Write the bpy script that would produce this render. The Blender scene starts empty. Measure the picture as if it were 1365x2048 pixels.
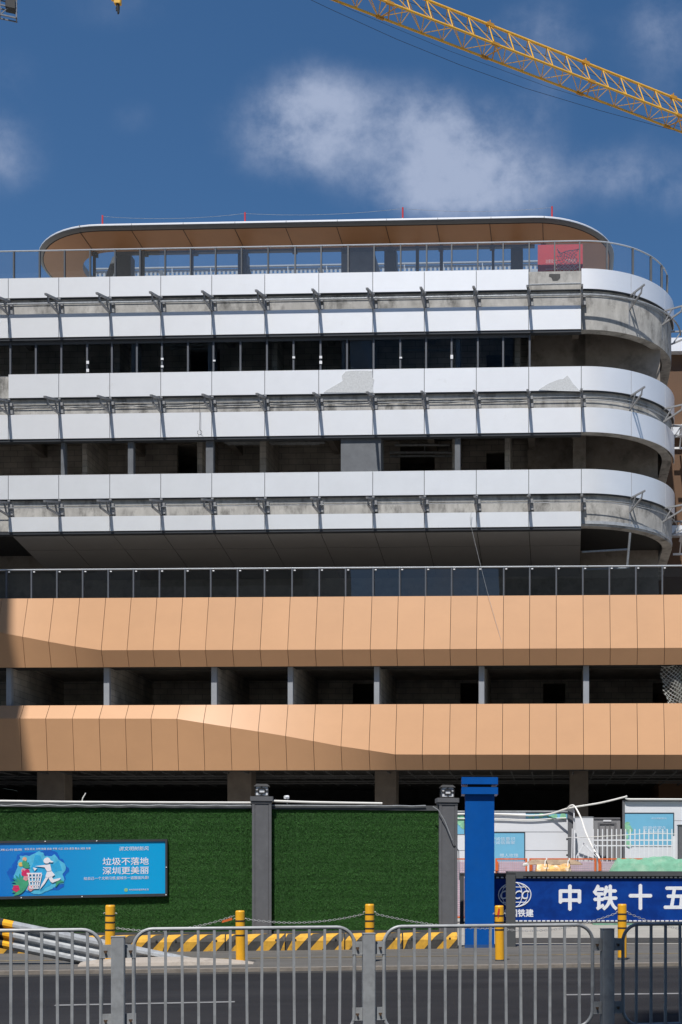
import bpy, math, random
import numpy as np
from mathutils import Vector, Matrix, noise as mnoise
random.seed(7); rng = np.random.default_rng(7)
sc = bpy.context.scene
COL = sc.collection

# ------------------------------------------------------------------ camera
FPX, CX, CY, EYE = 2500.0, 1040.0, 1745.0, 1.6      # focal, principal point (photo pixels), eye height
cam = bpy.data.cameras.new('camera'); camo = bpy.data.objects.new('camera', cam); COL.objects.link(camo)
camo.location = (0, 0, EYE); camo.rotation_euler = (math.radians(90), 0, 0)
cam.sensor_fit = 'VERTICAL'; cam.sensor_height = 36; cam.sensor_width = 24
cam.lens = 36 * FPX / 2048
cam.shift_x = -(CX - 682.5) / 2048; cam.shift_y = (CY - 1024) / 2048
cam.clip_start = 0.1; cam.clip_end = 5000
sc.camera = camo

# ------------------------------------------------------------------ sky, sun, exposure
SUND = Vector((0.22, 1.0, -1.9)).normalized()
sun = bpy.data.lights.new('sun', 'SUN'); suno = bpy.data.objects.new('sun', sun); COL.objects.link(suno)
sun.energy = 4.6; sun.angle = math.radians(0.53); sun.color = (1.0, 0.955, 0.89)
suno.rotation_euler = SUND.to_track_quat('-Z', 'Y').to_euler()
sc.view_settings.view_transform = 'Standard'; sc.view_settings.look = 'None'
sc.view_settings.gamma = 1; sc.view_settings.exposure = 0.22
w = bpy.data.worlds.new('World'); sc.world = w; w.use_nodes = True
nt = w.node_tree; N = nt.nodes; L = nt.links; N.clear()
def nd(t, **k):
    n = N.new(t)
    for a, b in k.items(): setattr(n, a, b)
    return n
def mth(op, a, b=None, c=None, clamp=False):
    n = nd('ShaderNodeMath', operation=op); n.use_clamp = clamp
    for i, x in enumerate((a, b, c)):
        if x is None: continue
        if isinstance(x, (int, float)): n.inputs[i].default_value = x
        else: L.new(x, n.inputs[i])
    return n.outputs[0]
sky = nd('ShaderNodeTexSky', sky_type='NISHITA', sun_disc=False)
sky.sun_elevation = math.asin(-SUND.z); sky.sun_rotation = math.pi + math.atan2(0.22, 1.0)
sky.air_density = 1.0; sky.dust_density = 0.15; sky.ozone_density = 3.0; sky.altitude = 0
tc = nd('ShaderNodeTexCoord'); sx = nd('ShaderNodeSeparateXYZ'); L.new(tc.outputs['Generated'], sx.inputs[0])
yy = mth('MAXIMUM', mth('ABSOLUTE', sx.outputs[1]), 0.05)
qx = mth('DIVIDE', sx.outputs[0], yy); qz = mth('DIVIDE', sx.outputs[2], yy)
cv = nd('ShaderNodeCombineXYZ'); L.new(qx, cv.inputs[0]); L.new(qz, cv.inputs[1])
n1 = nd('ShaderNodeTexNoise'); n1.inputs['Scale'].default_value = 9; n1.inputs['Detail'].default_value = 9; n1.inputs['Roughness'].default_value = 0.6
n1.inputs['Distortion'].default_value = 0.15
L.new(cv.outputs[0], n1.inputs['Vector'])
n2 = nd('ShaderNodeTexNoise'); n2.inputs['Scale'].default_value = 3.2; n2.inputs['Detail'].default_value = 5
L.new(cv.outputs[0], n2.inputs['Vector'])
# cloud banks: direction (as tangent offsets) and spread of each bank
banks = [(575, 265, 105, 75, .95), (625, 185, 75, 65, .6), (720, 225, 125, 75, .58), (690, 310, 120, 65, .34), (940, 310, 105, 85, 1.05), (965, 375, 150, 60, .85), (845, 390, 100, 50, .6),
         (860, 240, 90, 60, .5), (1250, 345, 105, 52, .6), (1080, 60, 100, 65, .58), (1325, 60, 70, 100, .58), (1350, 400, 60, 40, .25), (1090, 200, 60, 60, .35), (10, 325, 90, 70, .48), (-10, 275, 50, 60, .35),
         (240, 10, 120, 50, .27), (265, 235, 50, 40, .3), (40, 150, 40, 40, .25), 
         (-300, 150, 200, 120, .7), (1800, 300, 300, 160, .7), (700, -500, 500, 200, .8), (-900, 500, 350, 150, .8), (2500, 700, 500, 160, .8), (1200, 900, 500, 130, .7), (800, 1180, 380, 190, .9)]
acc = None
for (u, v, rx, ry, s) in banks:
    dx = mth('MULTIPLY', mth('SUBTRACT', qx, (u - CX) / FPX), FPX / rx)
    dz = mth('MULTIPLY', mth('SUBTRACT', qz, (CY - v) / FPX), FPX / ry)
    r2 = mth('ADD', mth('MULTIPLY', dx, dx), mth('MULTIPLY', dz, dz))
    g = mth('MULTIPLY', mth('EXPONENT', mth('MULTIPLY', r2, -0.7)), s)
    acc = g if acc is None else mth('ADD', acc, g)
acc = mth('MULTIPLY', mth('MINIMUM', acc, 1.4), 0.84)
n3 = nd('ShaderNodeTexNoise'); n3.inputs['Scale'].default_value = 24; n3.inputs['Detail'].default_value = 8; n3.inputs['Roughness'].default_value = .62; n3.inputs['Distortion'].default_value = .1; L.new(cv.outputs[0], n3.inputs['Vector'])
den = mth('MULTIPLY', acc, mth('ADD', mth('ADD', mth('MULTIPLY', n1.outputs[0], 1.7), mth('MULTIPLY', n3.outputs[0], 2.0)), -0.78))
den = mth('ADD', den, mth('MULTIPLY', mth('SUBTRACT', n2.outputs[0], 0.5), 0.45))
mr = nd('ShaderNodeMapRange', interpolation_type='SMOOTHSTEP'); L.new(den, mr.inputs[0])
mr.inputs[1].default_value = 0.10; mr.inputs[2].default_value = 1.5; mr.inputs[3].default_value = 0; mr.inputs[4].default_value = 0.88
mixc = nd('ShaderNodeMix', data_type='RGBA'); L.new(mr.outputs[0], mixc.inputs[0])
hs = nd('ShaderNodeHueSaturation'); L.new(sky.outputs[0], hs.inputs['Color']); hs.inputs['Saturation'].default_value = 1.21; hs.inputs['Value'].default_value = 0.97
L.new(hs.outputs[0], mixc.inputs[6]); mixc.inputs[7].default_value = (4.15, 4.85, 6.5, 1)
bg = nd('ShaderNodeBackground'); L.new(mixc.outputs[2], bg.inputs[0]); bg.inputs[1].default_value = 0.085
wo = nd('ShaderNodeOutputWorld'); L.new(bg.outputs[0], wo.inputs[0])

# ------------------------------------------------------------------ materials
MATS = {}
def mat(name, col, rough=0.6, metal=0.0, var=0.12, scale=2.0, bump=0.0, bscale=60.0, spec=0.4, stain=None, stscale=0.8, stlo=.55, sthi=.75, aniso=None, randv=0.0, stretch=None):
    if name in MATS: return MATS[name]
    m = bpy.data.materials.new(name); m.use_nodes = True; t = m.node_tree; n = t.nodes; l = t.links
    b = n['Principled BSDF']; b.inputs['Roughness'].default_value = rough; b.inputs['Metallic'].default_value = metal
    b.inputs['Specular IOR Level'].default_value = spec
    co = n.new('ShaderNodeTexCoord'); mp = n.new('ShaderNodeMapping'); l.new(co.outputs['Object'], mp.inputs[0])
    if stretch: mp.inputs['Scale'].default_value = stretch
    no = n.new('ShaderNodeTexNoise'); no.inputs['Scale'].default_value = scale; no.inputs['Detail'].default_value = 7; no.inputs['Roughness'].default_value = .65
    l.new(mp.outputs[0], no.inputs['Vector'])
    r = n.new('ShaderNodeMapRange'); l.new(no.outputs[0], r.inputs[0]); r.inputs[1].default_value = .3; r.inputs[2].default_value = .7
    r.inputs[3].default_value = 1 - var; r.inputs[4].default_value = 1 + var
    val = r.outputs[0]
    if randv:
        oi = n.new('ShaderNodeObjectInfo'); rr = n.new('ShaderNodeMapRange'); l.new(oi.outputs['Random'], rr.inputs[0]); rr.inputs[3].default_value = 1 - randv; rr.inputs[4].default_value = 1 + randv
        mu = n.new('ShaderNodeMath'); mu.operation = 'MULTIPLY'; l.new(val, mu.inputs[0]); l.new(rr.outputs[0], mu.inputs[1]); val = mu.outputs[0]
    vm = n.new('ShaderNodeVectorMath'); vm.operation = 'SCALE'; vm.inputs[0].default_value = col[:3]; l.new(val, vm.inputs['Scale'])
    out = vm.outputs[0]
    if stain:
        n2 = n.new('ShaderNodeTexNoise'); n2.inputs['Scale'].default_value = stscale; n2.inputs['Detail'].default_value = 8; n2.inputs['Roughness'].default_value = .7
        l.new(mp.outputs[0], n2.inputs['Vector'])
        r2 = n.new('ShaderNodeMapRange'); l.new(n2.outputs[0], r2.inputs[0]); r2.inputs[1].default_value = stlo; r2.inputs[2].default_value = sthi
        mx = n.new('ShaderNodeMix'); mx.data_type = 'RGBA'; l.new(r2.outputs[0], mx.inputs[0]); l.new(out, mx.inputs[6]); mx.inputs[7].default_value = (*stain[:3], 1)
        out = mx.outputs[2]
    l.new(out, b.inputs['Base Color'])
    if bump:
        n3 = n.new('ShaderNodeTexNoise'); n3.inputs['Scale'].default_value = bscale; n3.inputs['Detail'].default_value = 4; l.new(co.outputs['Object'], n3.inputs['Vector'])
        bp = n.new('ShaderNodeBump'); bp.inputs['Strength'].default_value = bump; bp.inputs['Distance'].default_value = .01; l.new(n3.outputs[0], bp.inputs['Height']); l.new(bp.outputs[0], b.inputs['Normal'])
    MATS[name] = m; return m
def mat_block(name, c1, c2, mortar, bw=.6, bh=.24):
    m = bpy.data.materials.new(name); m.use_nodes = True; t = m.node_tree; n = t.nodes; l = t.links; b = n['Principled BSDF']; b.inputs['Roughness'].default_value = .9
    co = n.new('ShaderNodeTexCoord'); sp = n.new('ShaderNodeSeparateXYZ'); l.new(co.outputs['Object'], sp.inputs[0])
    ad = n.new('ShaderNodeMath'); ad.operation = 'ADD'; l.new(sp.outputs[0], ad.inputs[0]); l.new(sp.outputs[1], ad.inputs[1])
    cb = n.new('ShaderNodeCombineXYZ'); l.new(ad.outputs[0], cb.inputs[0]); l.new(sp.outputs[2], cb.inputs[1])
    br = n.new('ShaderNodeTexBrick'); l.new(cb.outputs[0], br.inputs['Vector']); br.inputs['Scale'].default_value = 1
    br.inputs['Brick Width'].default_value = bw; br.inputs['Row Height'].default_value = bh; br.inputs['Mortar Size'].default_value = .012
    br.inputs['Color1'].default_value = (*c1, 1); br.inputs['Color2'].default_value = (*c2, 1); br.inputs['Mortar'].default_value = (*mortar, 1)
    no = n.new('ShaderNodeTexNoise'); no.inputs['Scale'].default_value = 1.3; no.inputs['Detail'].default_value = 6; l.new(co.outputs['Object'], no.inputs['Vector'])
    r = n.new('ShaderNodeMapRange'); l.new(no.outputs[0], r.inputs[0]); r.inputs[1].default_value = .3; r.inputs[2].default_value = .7; r.inputs[3].default_value = .65; r.inputs[4].default_value = 1.2
    vm = n.new('ShaderNodeVectorMath'); vm.operation = 'SCALE'; l.new(br.outputs[0], vm.inputs[0]); l.new(r.outputs[0], vm.inputs['Scale']); l.new(vm.outputs[0], b.inputs['Base Color'])
    return m
def mat_glass(name, tint, base=.04, rough=.0, ior=1.5, dust=.0):
    m = bpy.data.materials.new(name); m.use_nodes = True; t = m.node_tree; n = t.nodes; l = t.links
    n.remove(n['Principled BSDF']); o = n['Material Output']
    tr = n.new('ShaderNodeBsdfTransparent'); tr.inputs[0].default_value = (*tint, 1)
    gl = n.new('ShaderNodeBsdfGlossy'); gl.inputs['Roughness'].default_value = rough; gl.inputs[0].default_value = (.9, .95, 1, 1)
    fr = n.new('ShaderNodeFresnel'); fr.inputs[0].default_value = ior
    ad = n.new('ShaderNodeMath'); ad.operation = 'ADD'; l.new(fr.outputs[0], ad.inputs[0]); ad.inputs[1].default_value = base; ad.use_clamp = True
    co = n.new('ShaderNodeTexCoord'); no = n.new('ShaderNodeTexNoise'); no.inputs['Scale'].default_value = .35; no.inputs['Detail'].default_value = 2; l.new(co.outputs['Object'], no.inputs['Vector'])
    bp = n.new('ShaderNodeBump'); bp.inputs['Strength'].default_value = .05; bp.inputs['Distance'].default_value = .05; l.new(no.outputs[0], bp.inputs['Height']); l.new(bp.outputs[0], gl.inputs['Normal'])
    df = n.new('ShaderNodeBsdfDiffuse'); df.inputs[0].default_value = (.8, .82, .84, 1); md = n.new('ShaderNodeMixShader'); md.inputs[0].default_value = dust; l.new(tr.outputs[0], md.inputs[1]); l.new(df.outputs[0], md.inputs[2])
    mx = n.new('ShaderNodeMixShader'); l.new(ad.outputs[0], mx.inputs[0]); l.new(md.outputs[0], mx.inputs[1]); l.new(gl.outputs[0], mx.inputs[2]); l.new(mx.outputs[0], o.inputs[0])
    return m
def mat_net(name, col, cell=.06, wid=.18, extra=None):
    # open knotted net: strands are opaque, the holes are holes
    m = bpy.data.materials.new(name); m.use_nodes = True; t = m.node_tree; n = t.nodes; l = t.links; b = n['Principled BSDF']
    b.inputs['Base Color'].default_value = (*col, 1); b.inputs['Roughness'].default_value = .8
    co = n.new('ShaderNodeTexCoord'); no = n.new('ShaderNodeTexNoise'); no.inputs['Scale'].default_value = 3; l.new(co.outputs['Object'], no.inputs['Vector'])
    ad = n.new('ShaderNodeVectorMath'); ad.operation = 'MULTIPLY_ADD'; l.new(no.outputs[1], ad.inputs[0]); ad.inputs[1].default_value = (.25, .25, .25); l.new(co.outputs['Object'], ad.inputs[2])
    sp = n.new('ShaderNodeSeparateXYZ'); l.new(ad.outputs[0], sp.inputs[0])
    res = []
    for op in ('ADD', 'SUBTRACT'):
        a = n.new('ShaderNodeMath'); a.operation = op; l.new(sp.outputs[0], a.inputs[0]); l.new(sp.outputs[2], a.inputs[1])
        d = n.new('ShaderNodeMath'); d.operation = 'DIVIDE'; l.new(a.outputs[0], d.inputs[0]); d.inputs[1].default_value = cell
        f = n.new('ShaderNodeMath'); f.operation = 'FRACT'; l.new(d.outputs[0], f.inputs[0])
        g = n.new('ShaderNodeMath'); g.operation = 'LESS_THAN'; l.new(f.outputs[0], g.inputs[0]); g.inputs[1].default_value = wid
        res.append(g.outputs[0])
    mxx = n.new('ShaderNodeMath'); mxx.operation = 'MAXIMUM'; l.new(res[0], mxx.inputs[0]); l.new(res[1], mxx.inputs[1]); l.new(mxx.outputs[0], b.inputs['Alpha'])
    return m

WHITE = mat('white_panel', (.83, .85, .885), .42, .38, .025, 1.2, spec=.5, randv=.02, stain=(.66, .66, .66), stscale=1.5, stlo=.62, sthi=.95)
WHITE_DIM = mat('white_panel_dim', (.80, .825, .86), .42, .38, .03, 1.2, spec=.5, randv=.02)  # white panel copy; the lowest bands' weaker sheen is put into its colour
ORANGE = mat('orange_panel', (.548, .305, .160), .46, 0, .035, .7, spec=.33, randv=.035, stretch=(1, 1, 1.5))
BROWN = mat('soffit_brown', (.50, .27, .14), .45, 0, .06, .8)
WINGB = mat('wing_shaded_brown', (.13, .068, .035), .6, 0, .08, .8)  # orange wing cladding darkened: its shade is put into the colour
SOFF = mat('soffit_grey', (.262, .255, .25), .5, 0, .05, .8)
FASC = mat('fascia_grey', (.20, .205, .21), .4, 0, .05)
CONC = mat('concrete', (.42, .41, .39), .9, 0, .25, 2.5, .4, 30, stain=(.13, .127, .12), stscale=1.6, stlo=.50, sthi=.68, stretch=(1, 1, .5))
CONCI = mat('raw_concrete', (.30, .265, .23), .9, 0, .2, 1.5, .3, 30, stain=(.12, .105, .09), stscale=1, stlo=.5, sthi=.75)
DARKW = mat('dark_frame', (.045, .05, .058), .45, 0, .1)
GREYP = mat('grey_post', (.135, .145, .16), .7, 0, .15, 3)
BACK = mat('dark_backing', (.03, .03, .03), .8)
GALV = mat('galvanised_steel', (.42, .44, .46), .5, .35, .2, 9, stain=(.22, .22, .23), stscale=4, stlo=.5, sthi=.8)
STEELD = mat('bracket_steel', (.30, .305, .315), .5, .25, .15, 8)
RAILM = mat('rail_metal', (.55, .58, .62), .35, .4, .05)
BLOCK = mat_block('blockwork', (.50, .46, .41), (.42, .385, .345), (.26, .25, .23))
RAILG = mat('railing_grey', (.32, .335, .35), .5, .15, .12, 9, stain=(.17, .175, .18), stscale=5, stlo=.5, sthi=.8)
GLASS = mat_glass('railing_glass', (.84, .90, .93), .03, dust=.04)
GLASSD = mat_glass('window_glass', (.80, .83, .85), .0, ior=1.16)
GLASSP = mat_glass('podium_glass', (.35, .4, .44), .03, dust=.008)
YEL = mat('crane_yellow', (.80, .44, .045), .5, 0, .12, 3)
BOLY = mat('bollard_yellow', (.80, .40, .02), .42, 0, .08, 6, stain=(.45, .22, .03), stscale=7, stlo=.6, sthi=.8)
BLACKP = mat('black_paint', (.025, .025, .026), .6, 0, .2, 6)
STRY = mat('stripe_yellow', (.62, .34, .04), .8, 0, .2, 7, .2, 60, stain=(.2, .14, .06), stscale=6, stlo=.55, sthi=.75)
STRB = mat('stripe_black', (.055, .053, .05), .85, 0, .3, 7, .2, 60, stain=(.16, .15, .13), stscale=6, stlo=.58, sthi=.8)
PILL = mat('pillar_grey', (.115, .118, .128), .7, 0, .1, 4, .1, 80, stain=(.16, .16, .165), stscale=2, stlo=.55, sthi=.8)
COPE = mat('coping_grey', (.075, .08, .085), .6, 0, .12)
BLUE = mat('pillar_blue', (.002, .082, .35), .42, 0, .09, 2.5, spec=.2, stain=(.008, .092, .33), stscale=2, stlo=.5, sthi=.8)
BLUED = mat('banner_blue', (.0015, .034, .23), .6, 0, .25, 2.2, spec=.15, stain=(.003, .052, .29), stscale=1.1, stlo=.45, sthi=.65)
LETT = mat('lettering_white', (.78, .80, .84), .7, 0, .12, 9, stain=(.45, .55, .78), stscale=9, stlo=.56, sthi=.75)
SIGNB = mat('sign_blue', (.004, .155, .54), .22, 0, .12, .55, spec=.5)
def printed_gradient(m, c0, c1, x0, x1):
    t = m.node_tree; n = t.nodes; l = t.links; co = n.new('ShaderNodeTexCoord'); sp = n.new('ShaderNodeSeparateXYZ'); l.new(co.outputs['Object'], sp.inputs[0])
    r = n.new('ShaderNodeMapRange'); l.new(sp.outputs[0], r.inputs[0]); r.inputs[1].default_value = x0; r.inputs[2].default_value = x1; mx = n.new('ShaderNodeMix'); mx.data_type = 'RGBA'; l.new(r.outputs[0], mx.inputs[0]); mx.inputs[6].default_value = (*c0, 1); mx.inputs[7].default_value = (*c1, 1); l.new(mx.outputs[2], n['Principled BSDF'].inputs['Base Color'])
printed_gradient(SIGNB, (.003, .15, .56), (.004, .36, .72), -1.9, .7)
WPAINT = mat('white_plastic', (.78, .79, .82), .45, 0, .06, 5)
PIPEW = mat('white_pipe', (.74, .73, .70), .4, 0, .06, 5)
WHOARD = mat('white_hoarding', (.70, .72, .76), .5, 0, .03, 1, stain=(.55, .56, .58), stscale=1.5, stlo=.6, sthi=.9)
POSTB = mat('poster_blue', (.17, .46, .66), .55, 0, .05, 1.5)
POSTT = mat('poster_text', (.55, .70, .82), .6, 0, .03)
POSTG = mat('poster_green', (.25, .55, .35), .6, 0, .3, 6)
ORB = mat('barrier_orange', (.62, .13, .03), .5, 0, .15, 5)
PINKN = mat('banner_pink', (.62, .55, .66), .7, 0, .08, 4)
TARP = mat('tarp_brown', (.30, .22, .15), .85, 0, .25, 6, .5, 20)
WRAP = mat('wrapped_goods', (.64, .36, .12), .35, 0, .45, 7, .5, 25, stain=(.7, .62, .5), stscale=5, stlo=.5, sthi=.65)
GNET = mat('green_dust_net', (.15, .35, .24), .85, 0, .18, 5, .6, 40, stain=(.28, .43, .32), stscale=2, stlo=.5, sthi=.72)
REDS = mat('red_board', (.50, .035, .045), .6, 0, .1, 3)
TEXTP = mat('faint_text', (.75, .5, .5), .6, 0, .03)
NETW = mat_net('white_safety_net', (.68, .68, .64), .11, .2)
NETP = mat_net('pink_safety_net', (.75, .55, .52), .11, .22)
FILM = mat('torn_film', (.56, .58, .60), .75, 0, .14, 16, .8, 26)
GREEND = mat('turf_backing', (.022, .075, .015), .9, 0, .4, 20)
LAMPW = mat('lamp_glass', (.72, .74, .78), .3, 0, .05)
CONCN = mat('nose_concrete', (.36, .32, .28), .9, 0, .15, 3, .4, 40, stain=(.24, .21, .18), stscale=2.5)
CHAIN = mat('chain_steel', (.5, .5, .5), .45, .3, .1)
ROPE = mat('cable_black', (.02, .02, .022), .6)
SKINW = mat('picto_white', (.82, .80, .86), .6, 0, .02)
for nm, c in (('wash_pale', (.09, .48, .72)), ('wash_mid', (.03, .38, .70)), ('wash_deep', (.006, .12, .52)), ('leaf_green', (.06, .36, .20)), ('leaf_teal', (.02, .30, .30)), ('flower_red', (.62, .03, .13)), ('flower_pink', (.75, .32, .36)), ('fruit_peach', (.75, .42, .26)), ('fruit_yellow', (.75, .50, .14)), ('badge_green', (.30, .55, .25))):
    mat(nm, c, .5, 0, .15, 9)

# ------------------------------------------------------------------ frames and mesh building
class Frame:
    def __init__(s, ox, oy, ang, oz=0.0): s.ox, s.oy, s.ang, s.oz = ox, oy, ang, oz; s.c, s.s = math.cos(ang), math.sin(ang)
    def w(s, p): a, n, z = p; return (s.ox + a * s.c - n * s.s, s.oy + a * s.s + n * s.c, z + s.oz)
    def loc(s, u, v, n=0.0):
        dx, dz = (u - CX) / FPX, -(v - CY) / FPX
        nx, ny = -s.s, s.c
        t = (n + s.ox * nx + s.oy * ny) / (dx * nx + ny)
        px_, py_ = t * dx - s.ox, t - s.oy
        return (px_ * s.c + py_ * s.s, EYE + dz * t)
    def A(s, u, n=0.0): return s.loc(u, CY, n)[0]
    def Z(s, u, v, n=0.0): return s.loc(u, v, n)[1]
    def sub(s, a, n=0.0): x, y, _ = s.w((a, n, 0)); return Frame(x, y, s.ang)
ROOTF = {}
def inv(fr, p):
    x, y = p[0] - fr.ox, p[1] - fr.oy
    return (x * fr.c + y * fr.s, -x * fr.s + y * fr.c, p[2] - fr.oz)
def root_of(o):
    while o.parent: o = o.parent
    return o
def thing(name, frame, label, cat, group=None):
    o = bpy.data.objects.new(name, None); COL.objects.link(o); o.empty_display_size = .2
    o.location = (frame.ox, frame.oy, frame.oz); o.rotation_euler = (0, 0, frame.ang)
    ROOTF[o.name] = frame; tag(o, label, cat, group); return o
def tag(o, label=None, cat=None, group=None, kind=None):
    if label: o['label'] = label
    if cat: o['category'] = cat
    if group: o['group'] = group
    if kind: o['kind'] = kind
    return o
class MB:
    def __init__(s): s.v = []; s.f = []
    def quad(s, *p): i = len(s.v); s.v += list(p); s.f.append(tuple(range(i, i + len(p))))
    def hexa(s, b, t):      # b, t: matching rings of points
        i = len(s.v); k = len(b); s.v += list(b) + list(t)
        s.f.append(tuple(i + j for j in reversed(range(k)))); s.f.append(tuple(i + k + j for j in range(k)))
        for j in range(k): s.f.append((i + j, i + (j + 1) % k, i + k + (j + 1) % k, i + k + j))
        return s
    def box(s, a0, a1, n0, n1, z0, z1, bev=0.0):
        if bev:
            r = [(a0 + bev, n0), (a1 - bev, n0), (a1, n0 + bev), (a1, n1 - bev), (a1 - bev, n1), (a0 + bev, n1), (a0, n1 - bev), (a0, n0 + bev)]
        else: r = [(a0, n0), (a1, n0), (a1, n1), (a0, n1)]
        return s.hexa([(a, n, z0) for a, n in r], [(a, n, z1) for a, n in r])
    def prism_n(s, poly, n0, n1):   # polygon in the (a, z) plane, given thickness along n
        if sum(poly[i][0] * poly[(i + 1) % len(poly)][1] - poly[(i + 1) % len(poly)][0] * poly[i][1] for i in range(len(poly))) < 0: poly = poly[::-1]
        return s.hexa([(a, n1, z) for a, z in poly][::-1], [(a, n0, z) for a, z in poly][::-1]) if False else s.hexa([(a, n1, z) for a, z in poly], [(a, n0, z) for a, z in poly])
    def prism_z(s, poly, z0, z1): return s.hexa([(a, n, z0) for a, n in poly], [(a, n, z1) for a, n in poly])
    def bar(s, p, q, w, h=None, up=(0, 0, 1)):
        h = h or w; p, q = Vector(p), Vector(q); d = (q - p).normalized(); u = Vector(up)
        if abs(d.dot(u)) > .95: u = Vector((1, 0, 0))
        x = d.cross(u).normalized() * w / 2; y = x.cross(d).normalized() * h / 2
        r = [x + y, -x + y, -x - y, x - y]
        return s.hexa([tuple(p + k) for k in r], [tuple(q + k) for k in r])
    def tube(s, pts, r, seg=8, cap=True, closed=False):
        pts = [Vector(p) for p in pts]; n = len(pts); rings = []; up = Vector((0.123, 0.31, 0.94)); 
        for i, p in enumerate(pts):
            a = pts[i - 1] if (i > 0 or closed) else p; b = pts[(i + 1) % n] if (i < n - 1 or closed) else p
            d = (b - a).normalized(); x = d.cross(up)
            if x.length < .05: x = d.cross(Vector((1, 0, 0)))
            x.normalize(); y = d.cross(x); rr = r[i] if isinstance(r, (list, tuple)) else r
            i0 = len(s.v); s.v += [tuple(p + (x * math.cos(t) + y * math.sin(t)) * rr) for t in [2 * math.pi * k / seg for k in range(seg)]]
            rings.append(i0)
        m = n if closed else n - 1
        for i in range(m):
            A, B = rings[i], rings[(i + 1) % n]
            for k in range(seg): s.f.append((A + k, A + (k + 1) % seg, B + (k + 1) % seg, B + k))
        if cap and not closed:
            s.f.append(tuple(rings[0] + k for k in range(seg))[::-1]); s.f.append(tuple(rings[-1] + k for k in range(seg)))
        return s
    def cyl(s, a, n, z0, z1, r, seg=20, r2=None):
        r2 = r if r2 is None else r2
        return s.hexa([(a + r * math.cos(t), n + r * math.sin(t), z0) for t in [2 * math.pi * k / seg for k in range(seg)]], [(a + r2 * math.cos(t), n + r2 * math.sin(t), z1) for t in [2 * math.pi * k / seg for k in range(seg)]])
    def build(s, name, m, parent=None, frame=None, origin=None, smooth=False):
        rf = ROOTF[root_of(parent).name] if parent else (origin or frame)
        frame = frame or rf
        vs = [inv(rf, frame.w(p)) for p in s.v]
        me = bpy.data.meshes.new(name); me.from_pydata(vs, [], s.f); me.update()
        if isinstance(m, str): m = MATS[m]
        me.materials.append(m)
        if smooth:
            for p in me.polygons: p.use_smooth = True
            me.set_sharp_from_angle(angle=math.radians(35))
        o = bpy.data.objects.new(name, me); COL.objects.link(o)
        if parent: o.parent = parent
        else: o.location = (rf.ox, rf.oy, rf.oz); o.rotation_euler = (0, 0, rf.ang); ROOTF[o.name] = rf
        return o
def recalc(o):
    import bmesh
    b = bmesh.new(); b.from_mesh(o.data); bmesh.ops.recalc_face_normals(b, faces=b.faces); b.to_mesh(o.data); b.free(); return o
def copy_tree(o, parent=None):
    c = o.copy(); COL.objects.link(c)
    if parent: c.parent = parent
    for ch in list(o.children): copy_tree(ch, c)
    return c
def text_mesh(body, h, bold=0.0, spacing=1.0, shear=0.0):
    cu = bpy.data.curves.new('t', 'FONT'); cu.body = body; cu.size = 1; cu.offset = bold; cu.space_character = spacing; cu.shear = shear; cu.resolution_u = 3
    o = bpy.data.objects.new('t', cu); COL.objects.link(o)
    me = bpy.data.meshes.new_from_object(o.evaluated_get(bpy.context.evaluated_depsgraph_get()))
    vs = [tuple(v.co) for v in me.vertices]; fs = [tuple(p.vertices) for p in me.polygons]
    bpy.data.objects.remove(o); bpy.data.meshes.remove(me); bpy.data.curves.remove(cu)
    xs = [v[0] for v in vs]; ys = [v[1] for v in vs]
    return [(v[0] - min(xs), v[1] - min(ys)) for v in vs], fs, max(xs) - min(xs), max(ys) - min(ys)
def add_text(mb, body, a0, z0, a1=None, z1=None, n=0.0, thick=.004, bold=.01, shear=0.0, sq=None):
    # fits the writing in the rectangle; built as thin raised letters
    if bold > 0:
        d = bold * (z1 - z0) * .55
        for k, (ox, oz) in enumerate(((-d, 0), (d, 0), (0, -d), (0, d))): add_text(mb, body, a0 + d + ox, z0 + d + oz, a1 - d + ox if a1 is not None else None, z1 - d + oz, n, thick * (1 + .06 * k), 0, shear)
        return
    vs, fs, w_, h_ = text_mesh(body, 1, 0, 1.0, shear)
    sy = (z1 - z0) / h_; sx_ = (a1 - a0) / w_ if a1 is not None else sy
    i = len(mb.v); mb.v += [(a0 + x * sx_, n - thick, z0 + y * sy) for x, y in vs]; mb.f += [tuple(i + k for k in f) for f in fs]
    j = len(mb.v); mb.v += [(a0 + x * sx_, n, z0 + y * sy) for x, y in vs]
    from collections import Counter
    cnt = Counter()
    for f in fs:
        for k in range(len(f)): cnt[(f[k], f[(k + 1) % len(f)])] += 1
    for (p, q) in list(cnt):
        if (q, p) not in cnt: mb.f.append((i + p, i + q, j + q, j + p))
def disc(mb, a, z, r, n0, n1, seg=20, ry=None):
    ry = ry or r
    mb.prism_n([(a + r * math.cos(t), z + ry * math.sin(t)) for t in [2 * math.pi * k / seg for k in range(seg)]], n0, n1)

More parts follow.
